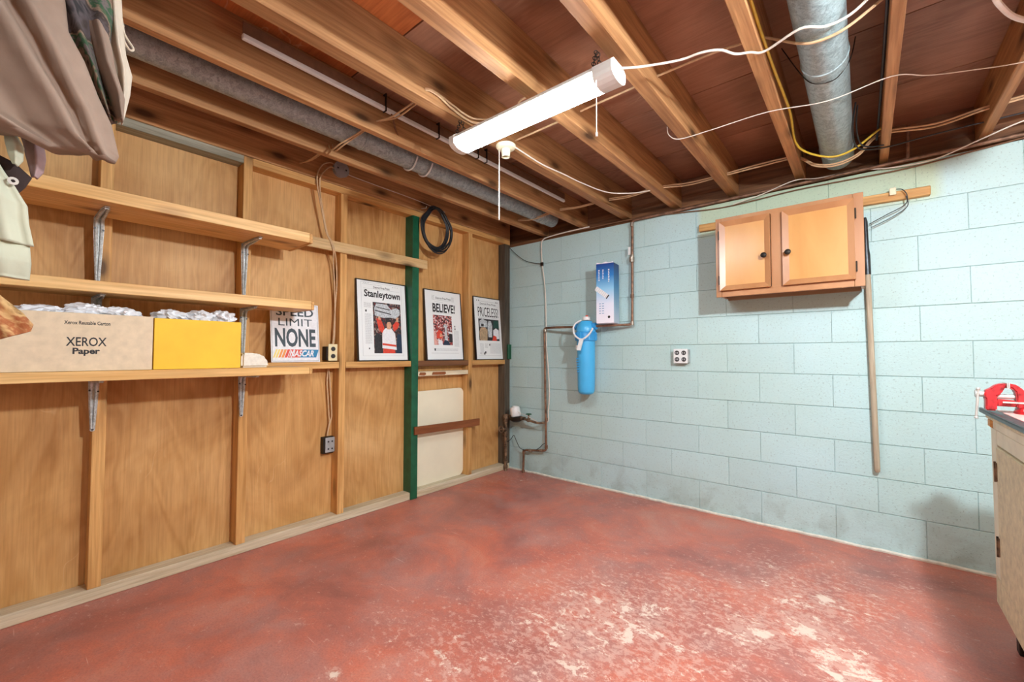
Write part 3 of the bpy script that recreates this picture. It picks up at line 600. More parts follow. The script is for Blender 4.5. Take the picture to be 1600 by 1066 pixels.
bm = bmesh.new(); atube(bm, [Vector((.026*math.cos(a), .026*math.sin(a), 0)) for a in [k*math.pi/8 for k in range(16)]], .0045, 6, True); abox(bm, -.026, .026, -.003, .003, -.003, .003); abox(bm, -.003, .003, -.026, .026, -.003, .003)
bmobj('valve_handle', bm, M['green'], wm, (.155, .002, .092), True)
pipe('inlet_pipe', M['rust'], [(.12, -.11, .545), (.02, -.06, .55), (-.02, -.06, .53)], .013, wm)
bm = bmesh.new(); atube(bm, spline([(0, 0, .13), (.06, .01, .10), (.14, .01, .08), (.26, .03, .03)], 5), .0025, 5); bmobj('register_wire', bm, M['cord_white'], wm, (0, -.03, 0), True)
rp = empty('rusty_water_main', (.028, -.10, 0)); tag(rp, 'rusty vertical iron pipe with shutoff valve in the wood wall corner', 'pipe')
pipe('main_pipe', M['rust'], [(.028, -.10, 0), (.028, -.10, .53)], .0155, rp)
for z in (.04, .1, .32, .37, .5): lathe('pipe_collar', M['rust'], [(0, -.014), (.021, -.012), (.021, .012), (0, .014)], (.028, -.10, z), rp, 8)
lathe('elbow', M['rust'], [(0, -.022), (.026, -.018), (.028, .02), (.02, .035), (0, .035)], (.028, -.10, .53), rp, 12)
lathe('valve_stem', M['rust'], [(0, 0), (.009, 0), (.009, .07), (0, .07)], (.028, -.10, .42), rp, 10, 'y')
bm = bmesh.new(); atube(bm, [Vector((.03*math.cos(a), 0, .03*math.sin(a))) for a in [k*math.pi/8 for k in range(16)]], .006, 6, True); abox(bm, -.03, .03, -.003, .003, -.003, .003)
bmobj('valve_wheel', bm, M['rust'], rp, (0, -.07, .42), True)

# ================================================================ WATER FILTER
wf_ = empty('water_filter', (.97, -.13, .83)); tag(wf_, 'bright blue whole-house water filter housing mounted on copper pipe', 'filter')
c0 = Vector((.97, -.13, 0))
lathe('sump', M['filter_blue'], [(0, .825), (.045, .825), (.062, .833), (.071, .852), (.074, .90), (.078, 1.29), (0, 1.29)], c0, wf_, 32)
lathe('collar', M['filter_blue_dark'], [(.0, 1.285), (.09, 1.285), (.093, 1.30), (.093, 1.352), (.085, 1.362), (0, 1.362)], c0, wf_, 32)
bm = bmesh.new(); alathe(bm, [(0, 1.355), (.082, 1.355), (.085, 1.385), (.074, 1.42), (.05, 1.455), (.0, 1.462)], 28); bmobj('head', bm, M['filter_blue'], wf_, (0, 0, -.83), True)
lathe('port', M['filter_blue_dark'], [(0, -.10), (.03, -.10), (.03, .10), (0, .10)], (.97, -.13, 1.41), wf_, 16, 'x')
lathe('pressure_cap', M['white_plastic'], [(0, 0), (.034, 0), (.034, .024), (.028, .03), (0, .03)], (.985, -.15, 1.463), wf_, 18)
lathe('pressure_button', M['p_red'], [(0, 0), (.011, 0), (.011, .012), (0, .012)], (.99, -.15, 1.492), wf_, 12)
for k in range(8):
    a = k*math.pi/4; bm = bmesh.new(); abox(bm, -.004, .004, -.004, .0, -.032, .032); bmesh.ops.transform(bm, matrix=Matrix.Rotation(a, 4, 'Z'), verts=bm.verts)
    bmobj('collar_rib', bm, M['filter_blue'], wf_, (.094*math.sin(a), -.094*math.cos(a), .495))
bm = bmesh.new(); abox(bm, -.026, .024, -.001, .0, -.016, .016); bmobj('paper_label', bm, M['white_plastic'], wf_, (-.03, -.0785, .40))
e_ = empty('marking', (0, 0, 0), (math.pi/2, math.pi/2, 0)); bpy.data.objects.remove(e_)
for k in range(6): # faint embossed column of printed marks
    bm = bmesh.new(); abox(bm, -.014, .014, -.0008, 0, -.005, .005); bmobj('printed_mark', bm, M['filter_blue_dark'], wf_, (-.045+.002*k, -.069-.0005*k, .30-.022*k))
# wrench hung on the filter
wr_ = empty('filter_wrench', (.985, -.235, 1.30), (math.radians(80), 0, math.radians(4))); tag(wr_, 'white plastic strap wrench hanging over the blue filter', 'wrench')
bm = bmesh.new()
atube(bm, spline([(-.085, .10, 0.0), (-.07, .04, 0), (-.03, .005, 0), (0, -.005, 0), (.03, .005, 0), (.075, .045, 0), (.098, .09, 0)], 5), .008, 8)
atube(bm, spline([(-.085, .10, 0), (-.07, .14, -.01), (-.03, .17, -.03)], 5), .007, 8); bmobj('jaw', bm, M['white_plastic'], wr_, (0, 0, 0), True)
bm = bmesh.new(); aprism(bm, [(-.016, 0), (.02, 0), (.0, -.10), (-.032, -.10)], -.006, .006); bmobj('handle', bm, M['white_plastic'], wr_)
# cartridge box standing on the pipe
cb = empty('filter_carton', (1.165, -.105, 1.428), (0, 0, math.radians(7))); tag(cb, 'tall blue and white filter cartridge box standing on the pipe', 'box')
bm = bmesh.new(); abox(bm, -.076, .076, -.066, .066, 0, .50, .0015); o = bmobj('carton_body', bm, [M['box_grad'], M['box_side']], cb)
for p in o.data.polygons:
    if abs(p.normal.x) > .8: p.material_index = 1
bm = bmesh.new(); aprism(bm, [(-.076, 0), (.076, 0), (.07, .012), (.03, .006), (.01, .016), (-.03, .004), (-.07, .014)], 0, .001); o = bmobj('top_flap', bm, M['box_grad'], cb, (0, -.064, .498)); o.rotation_euler = (math.pi/2, 0, 0)
pf = empty('print_face', (0, -.0665, 0), BACKROT); pf.parent = cb
bm = bmesh.new(); R = Matrix.Rotation(math.radians(-38), 4, 'Z')
for a, b, mi in ((-.085, .04, 0), (.04, .05, 1)):
    vs = bmesh.ops.create_cube(bm, size=1)['verts']
    for v in vs: v.co = Vector(((a+b)/2+v.co.x*(b-a), v.co.y*.038, .0005+v.co.z*.0006))
    bmesh.ops.transform(bm, matrix=R, verts=vs)
    for f in set(f for v in vs for f in v.link_faces): f.material_index = mi
for k in range(7):
    vs = bmesh.ops.create_cube(bm, size=1)['verts']
    for v in vs: v.co = Vector((-.07+.017*k+v.co.x*.002, v.co.y*.037, .0009+v.co.z*.0006))
    bmesh.ops.transform(bm, matrix=R, verts=vs)
    for f in set(f for v in vs for f in v.link_faces): f.material_index = 2
bmobj('cartridge_picture', bm, [M['p_white'], M['p_dark'], M['ink_grey']], pf, (-.012, .245, 0))
bm = bmesh.new()
for x, n_ in ((-.05, 7), (-.015, 6), (.035, 8)):
    for k in range(n_): aprism(bm, rect(x-.006, x+.006-.002*(k % 2), .44-.014*k, .448-.014*k), .0003, .0006)
for k in range(5): aprism(bm, rect(-.05, -.035, .16-.02*k, .165-.02*k), .0003, .0006, 1); aprism(bm, rect(-.025, -.008, .16-.02*k, .165-.02*k), .0003, .0006, 1)
bmobj('small_print', bm, [M['p_white'], M['p_blue']], pf)['kind'] = 'stuff'
bm = bmesh.new(); alathe(bm, [(0, .0003), (.011, .0003), (.011, .0007), (0, .0007)], 14); bmobj('round_mark', bm, M['ink'], pf, (.035, .05, 0))
# quad outlet on the block wall
qo = empty('quad_outlet', (1.742, 0, 1.155)); tag(qo, 'grey steel box with four round sockets on the block wall', 'outlet')
box('outlet_box', M['box_grey'], 1.70, 1.80, -.045, 0, 1.105, 1.205, qo, .003); box('cover_plate', M['white_plastic'], 1.690, 1.795, -.05, -.0455, 1.10, 1.21, qo, .002)
for x in (1.717, 1.768):
    for z in (1.13, 1.18):
        o = lathe('socket', M['socket_dark'], [(0, 0), (.017, 0), (.017, .004), (0, .004)], (x, -.0502, z), qo, 16, 'y')
        bm = bmesh.new(); abox(bm, -.008, -.005, -.001, .0, -.006, .006); abox(bm, .005, .008, -.001, .0, -.006, .006); bmobj('slot', bm, M['p_white'], o, (0, -.0042, 0))

# ================================================================ WALL CABINET
X0, X1, Y0, Y1, Z0, Z1 = 2.062, 2.836, -.285, -.042, 1.552, 2.084
lb = box('ledger_board', M['stud_x'], 1.885, 3.13, -.040, -.001, 2.080, 2.132, None, .004); lb.rotation_euler = (0, math.radians(.9), 0); tag(lb, 'long unpainted mounting board behind the wall cabinet', 'board')
wc = empty('wall_cabinet', (2.45, -.04, 1.552)); tag(wc, 'honey maple two-door wall cabinet on the block wall', 'cabinet')
bm = bmesh.new(); c = Vector((2.45, -.04, 1.552))
def wb_(x0, x1, y0, y1, z0, z1, b=.001): abox(bm, x0-c.x, x1-c.x, y0-c.y, y1-c.y, z0-c.z, z1-c.z, b)
wb_(X0+.004, X0+.02, Y0+.02, -.041, Z0+.012, Z1); wb_(X1-.02, X1-.004, Y0+.02, -.041, Z0+.012, Z1); wb_(X0+.021, X1-.021, Y0+.02, -.041, Z1-.018, Z1)
bmobj('carcass', bm, M['maple_red'], wc)
box('bottom_panel', M['cab_under'], X0+.021, X1-.021, Y0+.021, -.042, Z0+.03, Z0+.042, wc, .001)
box('back_rail', M['cab_under'], X0+.021, X1-.021, -.06, -.042, Z0+.0, Z0+.029, wc, .001)
bm = bmesh.new()
wb_(X0, X0+.034, Y0, Y0+.019, Z0, Z1, .0015); wb_(X1-.046, X1, Y0, Y0+.019, Z0, Z1, .0015); wb_(2.385, 2.452, Y0+.0005, Y0+.019, Z0+.04, Z1-.03, .001)
wb_(X0+.035, X1-.047, Y0, Y0+.019, Z0, Z0+.044, .0015); wb_(X0+.035, X1-.047, Y0, Y0+.019, Z1-.032, Z1, .0015)
bmobj('face_frame', bm, M['maple_red'], wc)
def cab_door(x0, x1, knobx):
    z0, z1 = Z0+.040, Z1-.03; d = empty('door', (x0, Y0-.018, z0)); d.parent = wc; d.location = Vector((x0, Y0-.018, z0))-wc.location
    w, h = x1-x0, z1-z0; q = .034
    bm = bmesh.new(); abox(bm, q-.002, w-q+.002, .0085, .0165, q-.002, h-q+.002); bmobj('door_panel', bm, M['maple'], d)
    # mitred, sloping frame moulding
    bm = bmesh.new()
    O = [(0, 0), (w, 0), (w, h), (0, h)]; I = [(q, q), (w-q, q), (w-q, h-q), (q, h-q)]
    for i in range(4):
        j = (i+1) % 4
        ov = [bm.verts.new((O[k][0], -.006, O[k][1])) for k in (i, j)]; iv = [bm.verts.new((I[k][0], .009, I[k][1])) for k in (j, i)]
        ob = [bm.verts.new((O[k][0], .017, O[k][1])) for k in (i, j)]; ib = [bm.verts.new((I[k][0], .017, I[k][1])) for k in (j, i)]
        mid_o = ov; bm.faces.new(ov+iv); bm.faces.new((ob+ib)[::-1]); bm.faces.new((ov[0], ob[0], ob[1], ov[1])); bm.faces.new((iv[0], ib[0], ib[1], iv[1]))
        bm.faces.new((ov[1], ob[1], ib[0], iv[0])); bm.faces.new((ov[0], iv[1], ib[1], ob[0]))
    bmobj('door_frame', bm, M['maple_red'], d)
    bm = bmesh.new(); alathe(bm, [(0, 0), (.012, 0), (.006, .006), (.006, .014), (.016, .02), (.017, .027), (.01, .032), (0, .033)], 18, 0, Matrix.Rotation(math.pi/2, 4, 'X')); bmobj('knob', bm, M['black_metal'], d, (knobx-x0, -.001, h*.43), True)
    for hz in (.07, h-.09):
        hx = -.004 if knobx > (x0+x1)/2 else w+.004
        bm = bmesh.new(); abox(bm, -.004, .004, -.004, .006, -.028, .028, .001); atube(bm, [Vector((0, -.005, -.03)), Vector((0, -.005, .03))], .0035, 8); bmobj('hinge', bm, M['black_metal'], d, (hx, 0, hz), True)
    return d
cab_door(2.090, 2.383, 2.350); cab_door(2.448, 2.796, 2.478)
# clamp and wire loop on the ledger
cl = empty('cable_clamp', (2.98, -.045, 2.10)); tag(cl, 'white porcelain clamp with a hooked wire on the mounting board', 'clamp')
box('clamp_body', M['porcelain'], 2.955, 2.985, -.062, -.0405, 2.10, 2.142, cl, .003)
bm = bmesh.new(); atube(bm, spline([(.0, -.01, .03), (.03, -.02, .02), (.05, -.02, -.02), (.04, -.015, -.07), (-.04, -.01, -.11), (-.12, -.005, -.15)], 6), .0025, 6); atube(bm, spline([(.045, -.02, -.02), (.05, -.01, -.08), (-.02, -.005, -.13), (-.11, -.0, -.17)], 6), .0025, 6)
bmobj('hook_wire', bm, M['dark_steel'], cl, (0, 0, 0), True)
# long handled pole hanging on the wall
ph = empty('long_pole', (2.868, -.03, .47), (0, math.radians(-.95), 0)); tag(ph, 'long wooden handle hanging on the block wall beside the cabinet', 'tool')
bm = bmesh.new(); alathe(bm, [(0, 0), (.008, 0), (.0135, .006), (.0145, .03), (.0145, 1.12), (.0125, 1.22), (0, 1.22)], 14); bmobj('handle', bm, wood('handle_ash', srgb(196, 184, 162), srgb(156, 140, 118), 2, 1.2, knots=False), ph, (0, 0, 0), True)
bm = bmesh.new(); alathe(bm, [(0, 1.18), (.0165, 1.18), (.0165, 1.30), (.012, 1.34), (.012, 1.50), (.006, 1.53), (0, 1.53)], 12); bmobj('ferrule', bm, M['dark_steel'], ph, (0, 0, 0), True)

# ================================================================ LEFT WALL: shelves
def shelf(z0, z1, depth, y1, label, back=0.001):
    t_ = empty('shelf', (back, y1, z0)); tag(t_, label, 'shelf', )
    bm = bmesh.new(); abox(bm, 0, depth-back, -3.2, 0, 0, z1-z0, .002); o = bmobj('shelf_board', bm, M['shelf_y'], t_)
    bm = bmesh.new(); abox(bm, 0, depth-back, .0005, .018, -.002, z1-z0-.004, .002); bmobj('end_strip', bm, M['stud_x'], t_)
    return t_
shelf(1.823, 1.880, .325, -2.222, 'topmost thick pine shelf on steel brackets on the plywood wall', .022)
shelf(1.437, 1.487, .245, -2.17, 'middle pine shelf above the cardboard boxes')
shelf(1.049, 1.092, .300, -2.20, 'lowest pine shelf carrying the two boxes', .006)
def bracket(y, ztop, arm, drop, label):
    t_ = empty('shelf_bracket', (.0, y, ztop)); tag(t_, label, 'bracket', )
    bm = bmesh.new()
    def ribbed(pts_w, up):   # tapered plate with two ridges; local x out, z down
        pass
    # vertical leg
    n = 8
    for a, b in ((-1, 1),):
        poly = [(-.019, 0), (.019, 0), (.019, -.05), (.009, -drop+.006), (.005, -drop), (-.005, -drop), (-.009, -drop+.006), (-.019, -.05)]
        aprism(bm, poly, 0.001, .004, 0, Matrix(((0, 0, 1, 0), (1, 0, 0, 0), (0, 1, 0, 0), (0, 0, 0, 1))))
    bmobj('wall_leg', bm, M['zinc'], t_)
    bm = bmesh.new()
    poly = [(-.019, 0), (.019, 0), (.015, arm*.8), (.008, arm), (-.008, arm), (-.015, arm*.8)]
    aprism(bm, poly, -.004, -.001, 0, Matrix(((0, 1, 0, .0045), (1, 0, 0, 0), (0, 0, 1, 0), (0, 0, 0, 1)))); bmobj('shelf_arm', bm, M['zinc'], t_)
    for s in (-1, 1):
        bm = bmesh.new(); w = .0095*s
        pts = [Vector((.009, w*.4, -drop+.012)), Vector((.010, w, -.06)), Vector((.012, w, -.03)), Vector((.03, w, -.011)), Vector((arm*.5, w, -.009)), Vector((arm-.01, w*.4, -.008))]
        atube(bm, pts, [.004, .006, .0065, .0065, .006, .004], 8); bmobj('stiffening_rib', bm, M['zinc'], t_, (0, 0, 0), True)
    for yy, zz in ((-.011, -.055), (.011, -.062), (0, -drop+.008)):
        bm = bmesh.new(); alathe(bm, [(0, 0), (.0045, 0), (.0045, .003), (0, .0035)], 8, 0, Matrix.Rotation(math.pi/2, 4, 'Y')); bmobj('screw', bm, M['dark_steel'], t_, (.0125 if zz > -.1 else .004, yy*1.3, zz), True)
    return t_
for y, s in ((-3.082, 'first stud'), (-2.458, 'second stud')):
    bracket(y, 1.8225, .25, .325, 'steel bracket under the top shelf on the %s from the jackets' % s)
    bracket(y, 1.4365, .20, .33, 'steel bracket under the middle shelf on the %s from the jackets' % s)
    bracket(y, 1.0485, .25, .25, 'steel bracket under the lowest shelf on the %s from the jackets' % s)
lg = box('ledger_strip', M['pale_wood'], .001, .021, -2.9, -1.103, 1.880, 1.951, None, .002); tag(lg, 'pale pine strip nailed across the studs from the top shelf', 'board')
# cartons
def carton(name, y0, y1, x0, x1, z0, z1, mat, label):
    t_ = empty(name, ((x0+x1)/2, (y0+y1)/2, z0)); tag(t_, label, 'box')
    th = .004; bm = bmesh.new(); cx_, cy2 = t_.location.x, t_.location.y
    for a in ((x1-th, x1, y0, y1), (x0, x0+th, y0, y1), (x0+th, x1-th, y0, y0+th), (x0+th, x1-th, y1-th, y1)):
        abox(bm, a[0]-cx_, a[1]-cx_, a[2]-cy2, a[3]-cy2, 0, z1-z0, .001)
    abox(bm, x0+th-cx_, x1-th-cx_, y0+th-cy2, y1-th-cy2, 0, th)
    bmobj('carton_walls', bm, mat, t_); return t_
xb = carton('paper_carton', -3.385, -2.918, .022, .282, 1.093, 1.338, M['cardboard'], 'pale cardboard paper carton with black lettering on the lowest shelf')
pf = empty('front_print', (.130, 0, 0), LEFTROT); pf.parent = xb       # local x=+y from carton centre (-3.1515)
pf.name = 'front_print'
text('lettering', 'XEROX', M['ink'], -.045, .078, .105, .143, .0006, pf, .012)
text('lettering', 'Paper', M['ink'], -.025, .058, .064, .098, .0006, pf, .035)
text('lettering', 'Xerox Reusable Carton', M['ink'], -.052, .088, .196, .212, .0006, pf, .02)
yb = carton('yellow_carton', -2.913, -2.556, .03, .282, 1.093, 1.334, M['yellow_card'], 'bright yellow open carton stuffed with white bags')
def blob(name, mat, loc, sx_, sy2, sz, seed, label=None, cat=None, parent=None, group=None, crump=.5, sub=4):
    rnd = random.Random(seed); bm = bmesh.new(); bmesh.ops.create_icosphere(bm, subdivisions=sub, radius=1)
    ph_ = [(rnd.uniform(-1, 1), rnd.uniform(-1, 1), rnd.uniform(-1, 1), rnd.uniform(4, 15), rnd.uniform(0, 6)) for _ in range(5)]
    for v in bm.verts:
        d = sum(abs(math.sin((v.co.x*a+v.co.y*b+v.co.z*c)*f+p)) for a, b, c, f, p in ph_)/5
        v.co *= 1-crump+crump*1.6*d
        v.co = Vector((v.co.x*sx_, v.co.y*sy2, v.co.z*sz))
    o = bmobj(name, bm, mat, parent, loc, True)
    if label: tag(o, label, cat, group)
    return o
blob('plastic_bag', M['bag'], (.19, -3.13, 1.347), .07, .075, .038, 1, 'crumpled white plastic bag at the left bracket in the paper carton', 'bag')
blob('plastic_bag', M['bag'], (.19, -3.02, 1.345), .07, .07, .034, 2, 'crumpled white plastic bag at the right end of the paper carton', 'bag')
blob('plastic_bag', M['bag'], (.17, -3.27, 1.335), .08, .09, .034, 3, 'flat grey-white plastic bag at the left of the paper carton', 'bag')
blob('plastic_bag', M['bag'], (.17, -2.835, 1.347), .07, .07, .036, 4, 'crumpled white bag at the left end of the yellow carton', 'bag')
blob('plastic_bag', M['bag'], (.18, -2.715, 1.347), .07, .065, .040, 5, 'crumpled white bag in the middle of the yellow carton', 'bag')
blob('plastic_bag', M['bag'], (.18, -2.62, 1.352), .08, .058, .042, 6, 'crumpled white bag at the right end of the yellow carton', 'bag')
# foam piece beside the yellow carton
fb = empty('foam_cup', (.215, -2.478, 1.093)); tag(fb, 'rounded white foam piece beside the yellow carton', 'foam')
bm = bmesh.new(); prof = [(-.065, 0), (.072, 0), (.07, .02), (.058, .05), (.035, .07), (.0, .078), (-.055, .08), (-.065, .07)]
aprism(bm, prof, -.045, .045, 0, Matrix(((0, 0, 1, 0), (1, 0, 0, 0), (0, 1, 0, 0), (0, 0, 0, 1)))); bmesh.ops.bevel(bm, geom=list(bm.edges), offset=.01, segments=2, affect='EDGES'); bmobj('foam_body', bm, M['foam'], fb, (0, 0, 0), True)
lathe('rim', M['foam'], [(.0, .0), (.03, 0), (.034, .004), (.034, .062), (.028, .066), (0, .066)], (.20, -2.52, 1.093), fb, 20)
# speed sign
def leaning(name, ymid, xb_, xt, zb, h, label, cat):
    L_ = h; s = (xb_-xt)/L_; cc = math.sqrt(1-s*s)
    Mx = Matrix(((0, -s, cc), (1, 0, 0), (0, cc, s)))
    t_ = empty(name, (xb_, ymid, zb)); t_.rotation_euler = Mx.to_euler(); tag(t_, label, cat); return t_
ss = leaning('road_sign', -2.147, .0, -.045, 1.1145, .385, 'white speed limit sign with racing stripes leaning on the sill board', 'sign')
prism('sign_plate', M['p_white'], rect(-.152, .152, 0, .385), .004, ss)
bm = bmesh.new()
for a in (rect(-.147, .147, .006, .0095), rect(-.147, .147, .3755, .379), rect(-.147, -.1435, .006, .379), rect(.1435, .147, .006, .379)): aprism(bm, a, .0042, .0046)
bmobj('border_line', bm, M['ink_grey'], ss)
text('lettering', 'SPEED', M['ink_slate'], -.118, .118, .300, .355, .0045, ss, .018)
text('lettering', 'LIMIT', M['ink_slate'], -.105, .108, .236, .284, .0045, ss, .0)
text('lettering', 'NONE', M['ink_slate'], -.128, .128, .098, .220, .0045, ss, .03)
bm = bmesh.new(); mats_ = [M['p_yellow'], M['p_orange'], M['p_red'], M['p_blue']]
for k, (a, b, mi) in enumerate([(-.135, -.125, 0), (-.12, -.108, 0), (-.103, -.09, 1), (-.085, -.07, 1), (-.066, -.05, 2), (-.046, -.028, 2), (-.022, .03, 2), (.03, .06, 3), (.06, .135, 3)]):
    aprism(bm, [(a-.008, .03), (b-.008, .03), (b+.012, .082), (a+.012, .082)], .0042, .0046, mi)
bmobj('stripe_emblem', bm, mats_, ss)
text('lettering', 'NASCAR', M['p_white'], -.045, .112, .035, .077, .0052, ss, .03, .35)
# framed newspaper pages
def figure_cup(bm):
    # generic player in a red and white jersey holding a silver cup overhead  (0..1 x 0..1 picture space)
    P = [([(0, 0), (1, 0), (1, 1), (0, 1)], 0), ([(.02, 0), (.3, 0), (.28, .36), (.12, .4), (.02, .33)], 5), ([(.78, 0), (1, 0), (1, .38), (.84, .4)], 4),
         ([(.3, 0), (.74, 0), (.72, .12), (.32, .12)], 1), ([(.28, .1), (.8, .07), (.76, .4), (.62, .5), (.42, .5), (.3, .42)], 2), ([(.29, .16), (.79, .13), (.785, .17), (.29, .2)], 1),
         ([(.1, .68), (.24, .7), (.38, .5), (.3, .4), (.18, .46)], 1), ([(.72, .44), (.86, .5), (.94, .6), (.84, .66), (.68, .56)], 1), ([(.18, .66), (.26, .66), (.24, .74), (.16, .74)], 6),
         ([(.82, .64), (.9, .64), (.9, .73), (.82, .72)], 6), ([(.47, .48), (.6, .48), (.64, .56), (.6, .63), (.5, .63), (.46, .56)], 6), ([(.44, .58), (.5, .66), (.62, .66), (.64, .6), (.58, .63), (.5, .62)], 5),
         ([(.06, .74), (.34, .7), (.62, .72), (.66, .86), (.5, .97), (.12, .98), (.04, .88)], 3), ([(.6, .72), (.8, .7), (.96, .78), (.96, .88), (.84, .92), (.66, .88)], 3),
         ([(.06, .83), (.64, .77), (.64, .79), (.06, .85)], 5), ([(.1, .9), (.6, .86), (.6, .875), (.1, .915)], 5)]
    return P
def figure_crowd():
    P = [([(0, 0), (1, 0), (1, 1), (0, 1)], 7), ([(.56, .12), (.74, .12), (.70, .6), (.60, .62)], 3), ([(.52, .6), (.74, .58), (.70, .7), (.56, .7)], 3), ([(.14, .22), (.46, .22), (.44, .46), (.28, .5), (.16, .42)], 1),
         ([(.22, 0), (.46, 0), (.4, .16), (.24, .18)], 2), ([(.46, 0), (.86, 0), (.78, .14), (.56, .18)], 4), ([(.3, .28), (.42, .26), (.44, .36), (.34, .4)], 6), ([(0, .0), (.18, .0), (.1, .4), (0, .5)], 8),
         ([(.8, .1), (1, .1), (1, .4), (.84, .44)], 5), ([(.8, .4), (1, .38), (.98, .44), (.8, .47)], 2)]
    return P
def figure_trio():
    P = [([(0, 0), (1, 0), (1, 1), (0, 1)], 5), ([(.7, .6), (1, .6), (1, .95), (.74, .95)], 10), ([(.04, 0), (.38, 0), (.42, .5), (.3, .62), (.1, .6), (.02, .4)], 9), ([(.05, .62), (.4, .62), (.42, .9), (.2, 1), (.05, .9)], 3),
         ([(.44, .16), (.62, .16), (.66, .72), (.6, .92), (.48, .92), (.42, .7)], 3), ([(.68, .06), (.98, .1), (.98, .5), (.84, .6), (.7, .5)], 2), ([(.62, .0), (.86, .0), (.84, .2), (.7, .26)], 1), ([(.12, .64), (.24, .66), (.24, .76), (.12, .76)], 5), ([(.16, .52), (.28, .54), (.24, .6)], 6)]
    return P
PM = [M['crowd_dark'], M['p_red'], M['p_white'], M['p_silver'], M['p_navy'], M['p_dark'], M['p_skin'], M['crowd_red'], M['p_pink'], M['p_tan'], M['p_green']]
def newspaper(ymid, w, head, hx, hz, pic, pbox, label, extra):
    t_ = leaning('framed_newspaper', ymid, -.024, -.078, 1.1145, .622, label, 'picture'); hw = w/2; hh = .622
    bm = bmesh.new()
    for a in (rect(-hw, hw, 0, .007), rect(-hw, hw, hh-.007, hh), rect(-hw, -hw+.007, .007, hh-.007), rect(hw-.007, hw, .007, hh-.007)): aprism(bm, a, -.016, .006)
    bmobj('frame', bm, M['frame_black'], t_)
    bm = bmesh.new(); aprism(bm, rect(-hw+.007, hw-.007, .007, hh-.007), -.006, .0); bmobj('printed_page', bm, M['paper'], t_)
    text('headline', head, M['ink'], hx[0], hx[1], hz[0], hz[1], .0006, t_, extra.get('b', .028))
    text('masthead', 'Detroit Free Press', M['ink'], extra['mx'][0], extra['mx'][1], extra['mz'], extra['mz']+.018, .0006, t_, .008)
    x0, x1, z0, z1 = pbox; bm = bmesh.new()
    for k, (poly, mi) in enumerate(pic): aprism(bm, [(x0+a*(x1-x0), z0+b*(z1-z0)) for a, b in poly], .0003, .0005+.00012*k, mi)
    bmobj('photograph', bm, PM, t_)
    bm = bmesh.new()
    for (a, b, c_, d) in extra['cols']:
        z = c_; rr = random.Random(int(a*1000)+7)
        while z > d:
            x = a
            while x < b-.004:
                l_ = min(rr.uniform(.006, .02), b-x); aprism(bm, rect(x, x+l_, z-.0022, z), .0003, .0005); x += l_+.003
            z -= .0066
    for a in extra['lines']: aprism(bm, rect(*a), .0003, .0005)
    o = bmobj('body_text', bm, M['ink_grey'], t_); o['kind'] = 'stuff'
    bm = bmesh.new()
    for (x, z, s_) in extra['dots']: aprism(bm, rect(x, x+s_*.7, z, z+s_), .0003, .0006)
    bmobj('small_heading', bm, M['ink'], t_)
    return t_
newspaper(-1.477, .445, 'Stanleytown', (-.155, .165), (.475, .548), figure_cup(None), (-.085, .165, .06, .455), 'framed newspaper page with a player lifting a cup, beside the electrical outlet',
    {'mx': (-.075, .07), 'mz': .562, 'cols': [(-.16, -.1, .445, .41), (-.155, -.1, .36, .13), (-.17, .0, .59, .585)], 'lines': [(-.18, .18, .603, .6045), (-.18, .18, .04, .0415), (-.18, -.1785, .04, .603), (.1785, .18, .04, .603), (-.16, .16, .556, .5575)], 'dots': [(-.15, .375, .016), (-.13, .09, .012), (-.155, .596, .005), (-.14, .596, .005), (-.12, .596, .005), (.1, .587, .005), (.12, .587, .005), (.14, .587, .005)]})
newspaper(-.852, .43, 'BELIEVE!', (-.125, .135), (.425, .505), figure_crowd(), (-.125, .09, .135, .40), 'framed newspaper page with a red crowd photo between green stud and bare stud',
    {'mx': (-.085, .09), 'mz': .545, 'cols': [(-.13, -.1, .575, .53), (.1, .13, .575, .53), (.11, .17, .27, .12), (-.12, .15, .105, .085), (-.1, .0, .52, .515), (-.12, .1, .42, .415)], 'lines': [(-.16, .16, .062, .0645), (-.1, .1, .535, .537)], 'dots': [(.12, .30, .014), (.12, .275, .016), (-.125, .085, .02)]})
newspaper(-.268, .41, 'PRICELESS!', (-.145, .15), (.428, .522), figure_trio(), (-.145, .15, .19, .405), 'framed newspaper page with a green-backed photo, nearest the block wall corner',
    {'b': .002, 'mx': (-.11, .12), 'mz': .548, 'cols': [(-.14, -.09, .16, .05), (-.07, -.03, .16, .12), (.0, .16, .165, .06), (-.12, .12, .585, .575), (-.14, .14, .422, .415)], 'lines': [(-.16, .16, .04, .042), (-.16, .16, .54, .5415)], 'dots': [(-.155, .58, .012), (-.13, .58, .012), (.12, .578, .012), (.14, .578, .012), (-.01, .14, .018), (-.09, .05, .022), (-.075, .062, .022), (-.14, .06, .01)]})
# outlets and cables at the stud
oe = empty('duplex_outlet', (-.03, -1.876, 1.178)); tag(oe, 'ivory duplex wall outlet on the third stud', 'outlet')
box('outlet_box', M['black_metal'], -.089, -.032, -1.935, -1.862, 1.125, 1.22, oe, .002)
box('face_plate', M['ivory'], -.031, -.022, -1.924, -1.8585, 1.12, 1.237, oe, .003)
for z in (1.153, 1.203): lathe('socket', M['socket_dark'], [(0, 0), (.0155, 0), (.0155, .003), (0, .003)], (-.0215, -1.891, z), oe, 16, 'x')
lo = empty('lower_outlet', (-.06, -1.88, .53)); tag(lo, 'small grey steel outlet box low on the third stud', 'outlet')
box('outlet_box', M['black_metal'], -.089, -.05, -1.938, -1.862, .477, .592, lo, .002)
box('face_plate', M['box_grey'], -.0495, -.042, -1.925, -1.8585, .485, .588, lo, .003)
for z in (.51, .56):
    for y in (-1.905, -1.878): lathe('socket', M['socket_dark'], [(0, 0), (.006, 0), (.006, .002), (0, .002)], (-.0415, y, z), lo, 10, 'x')
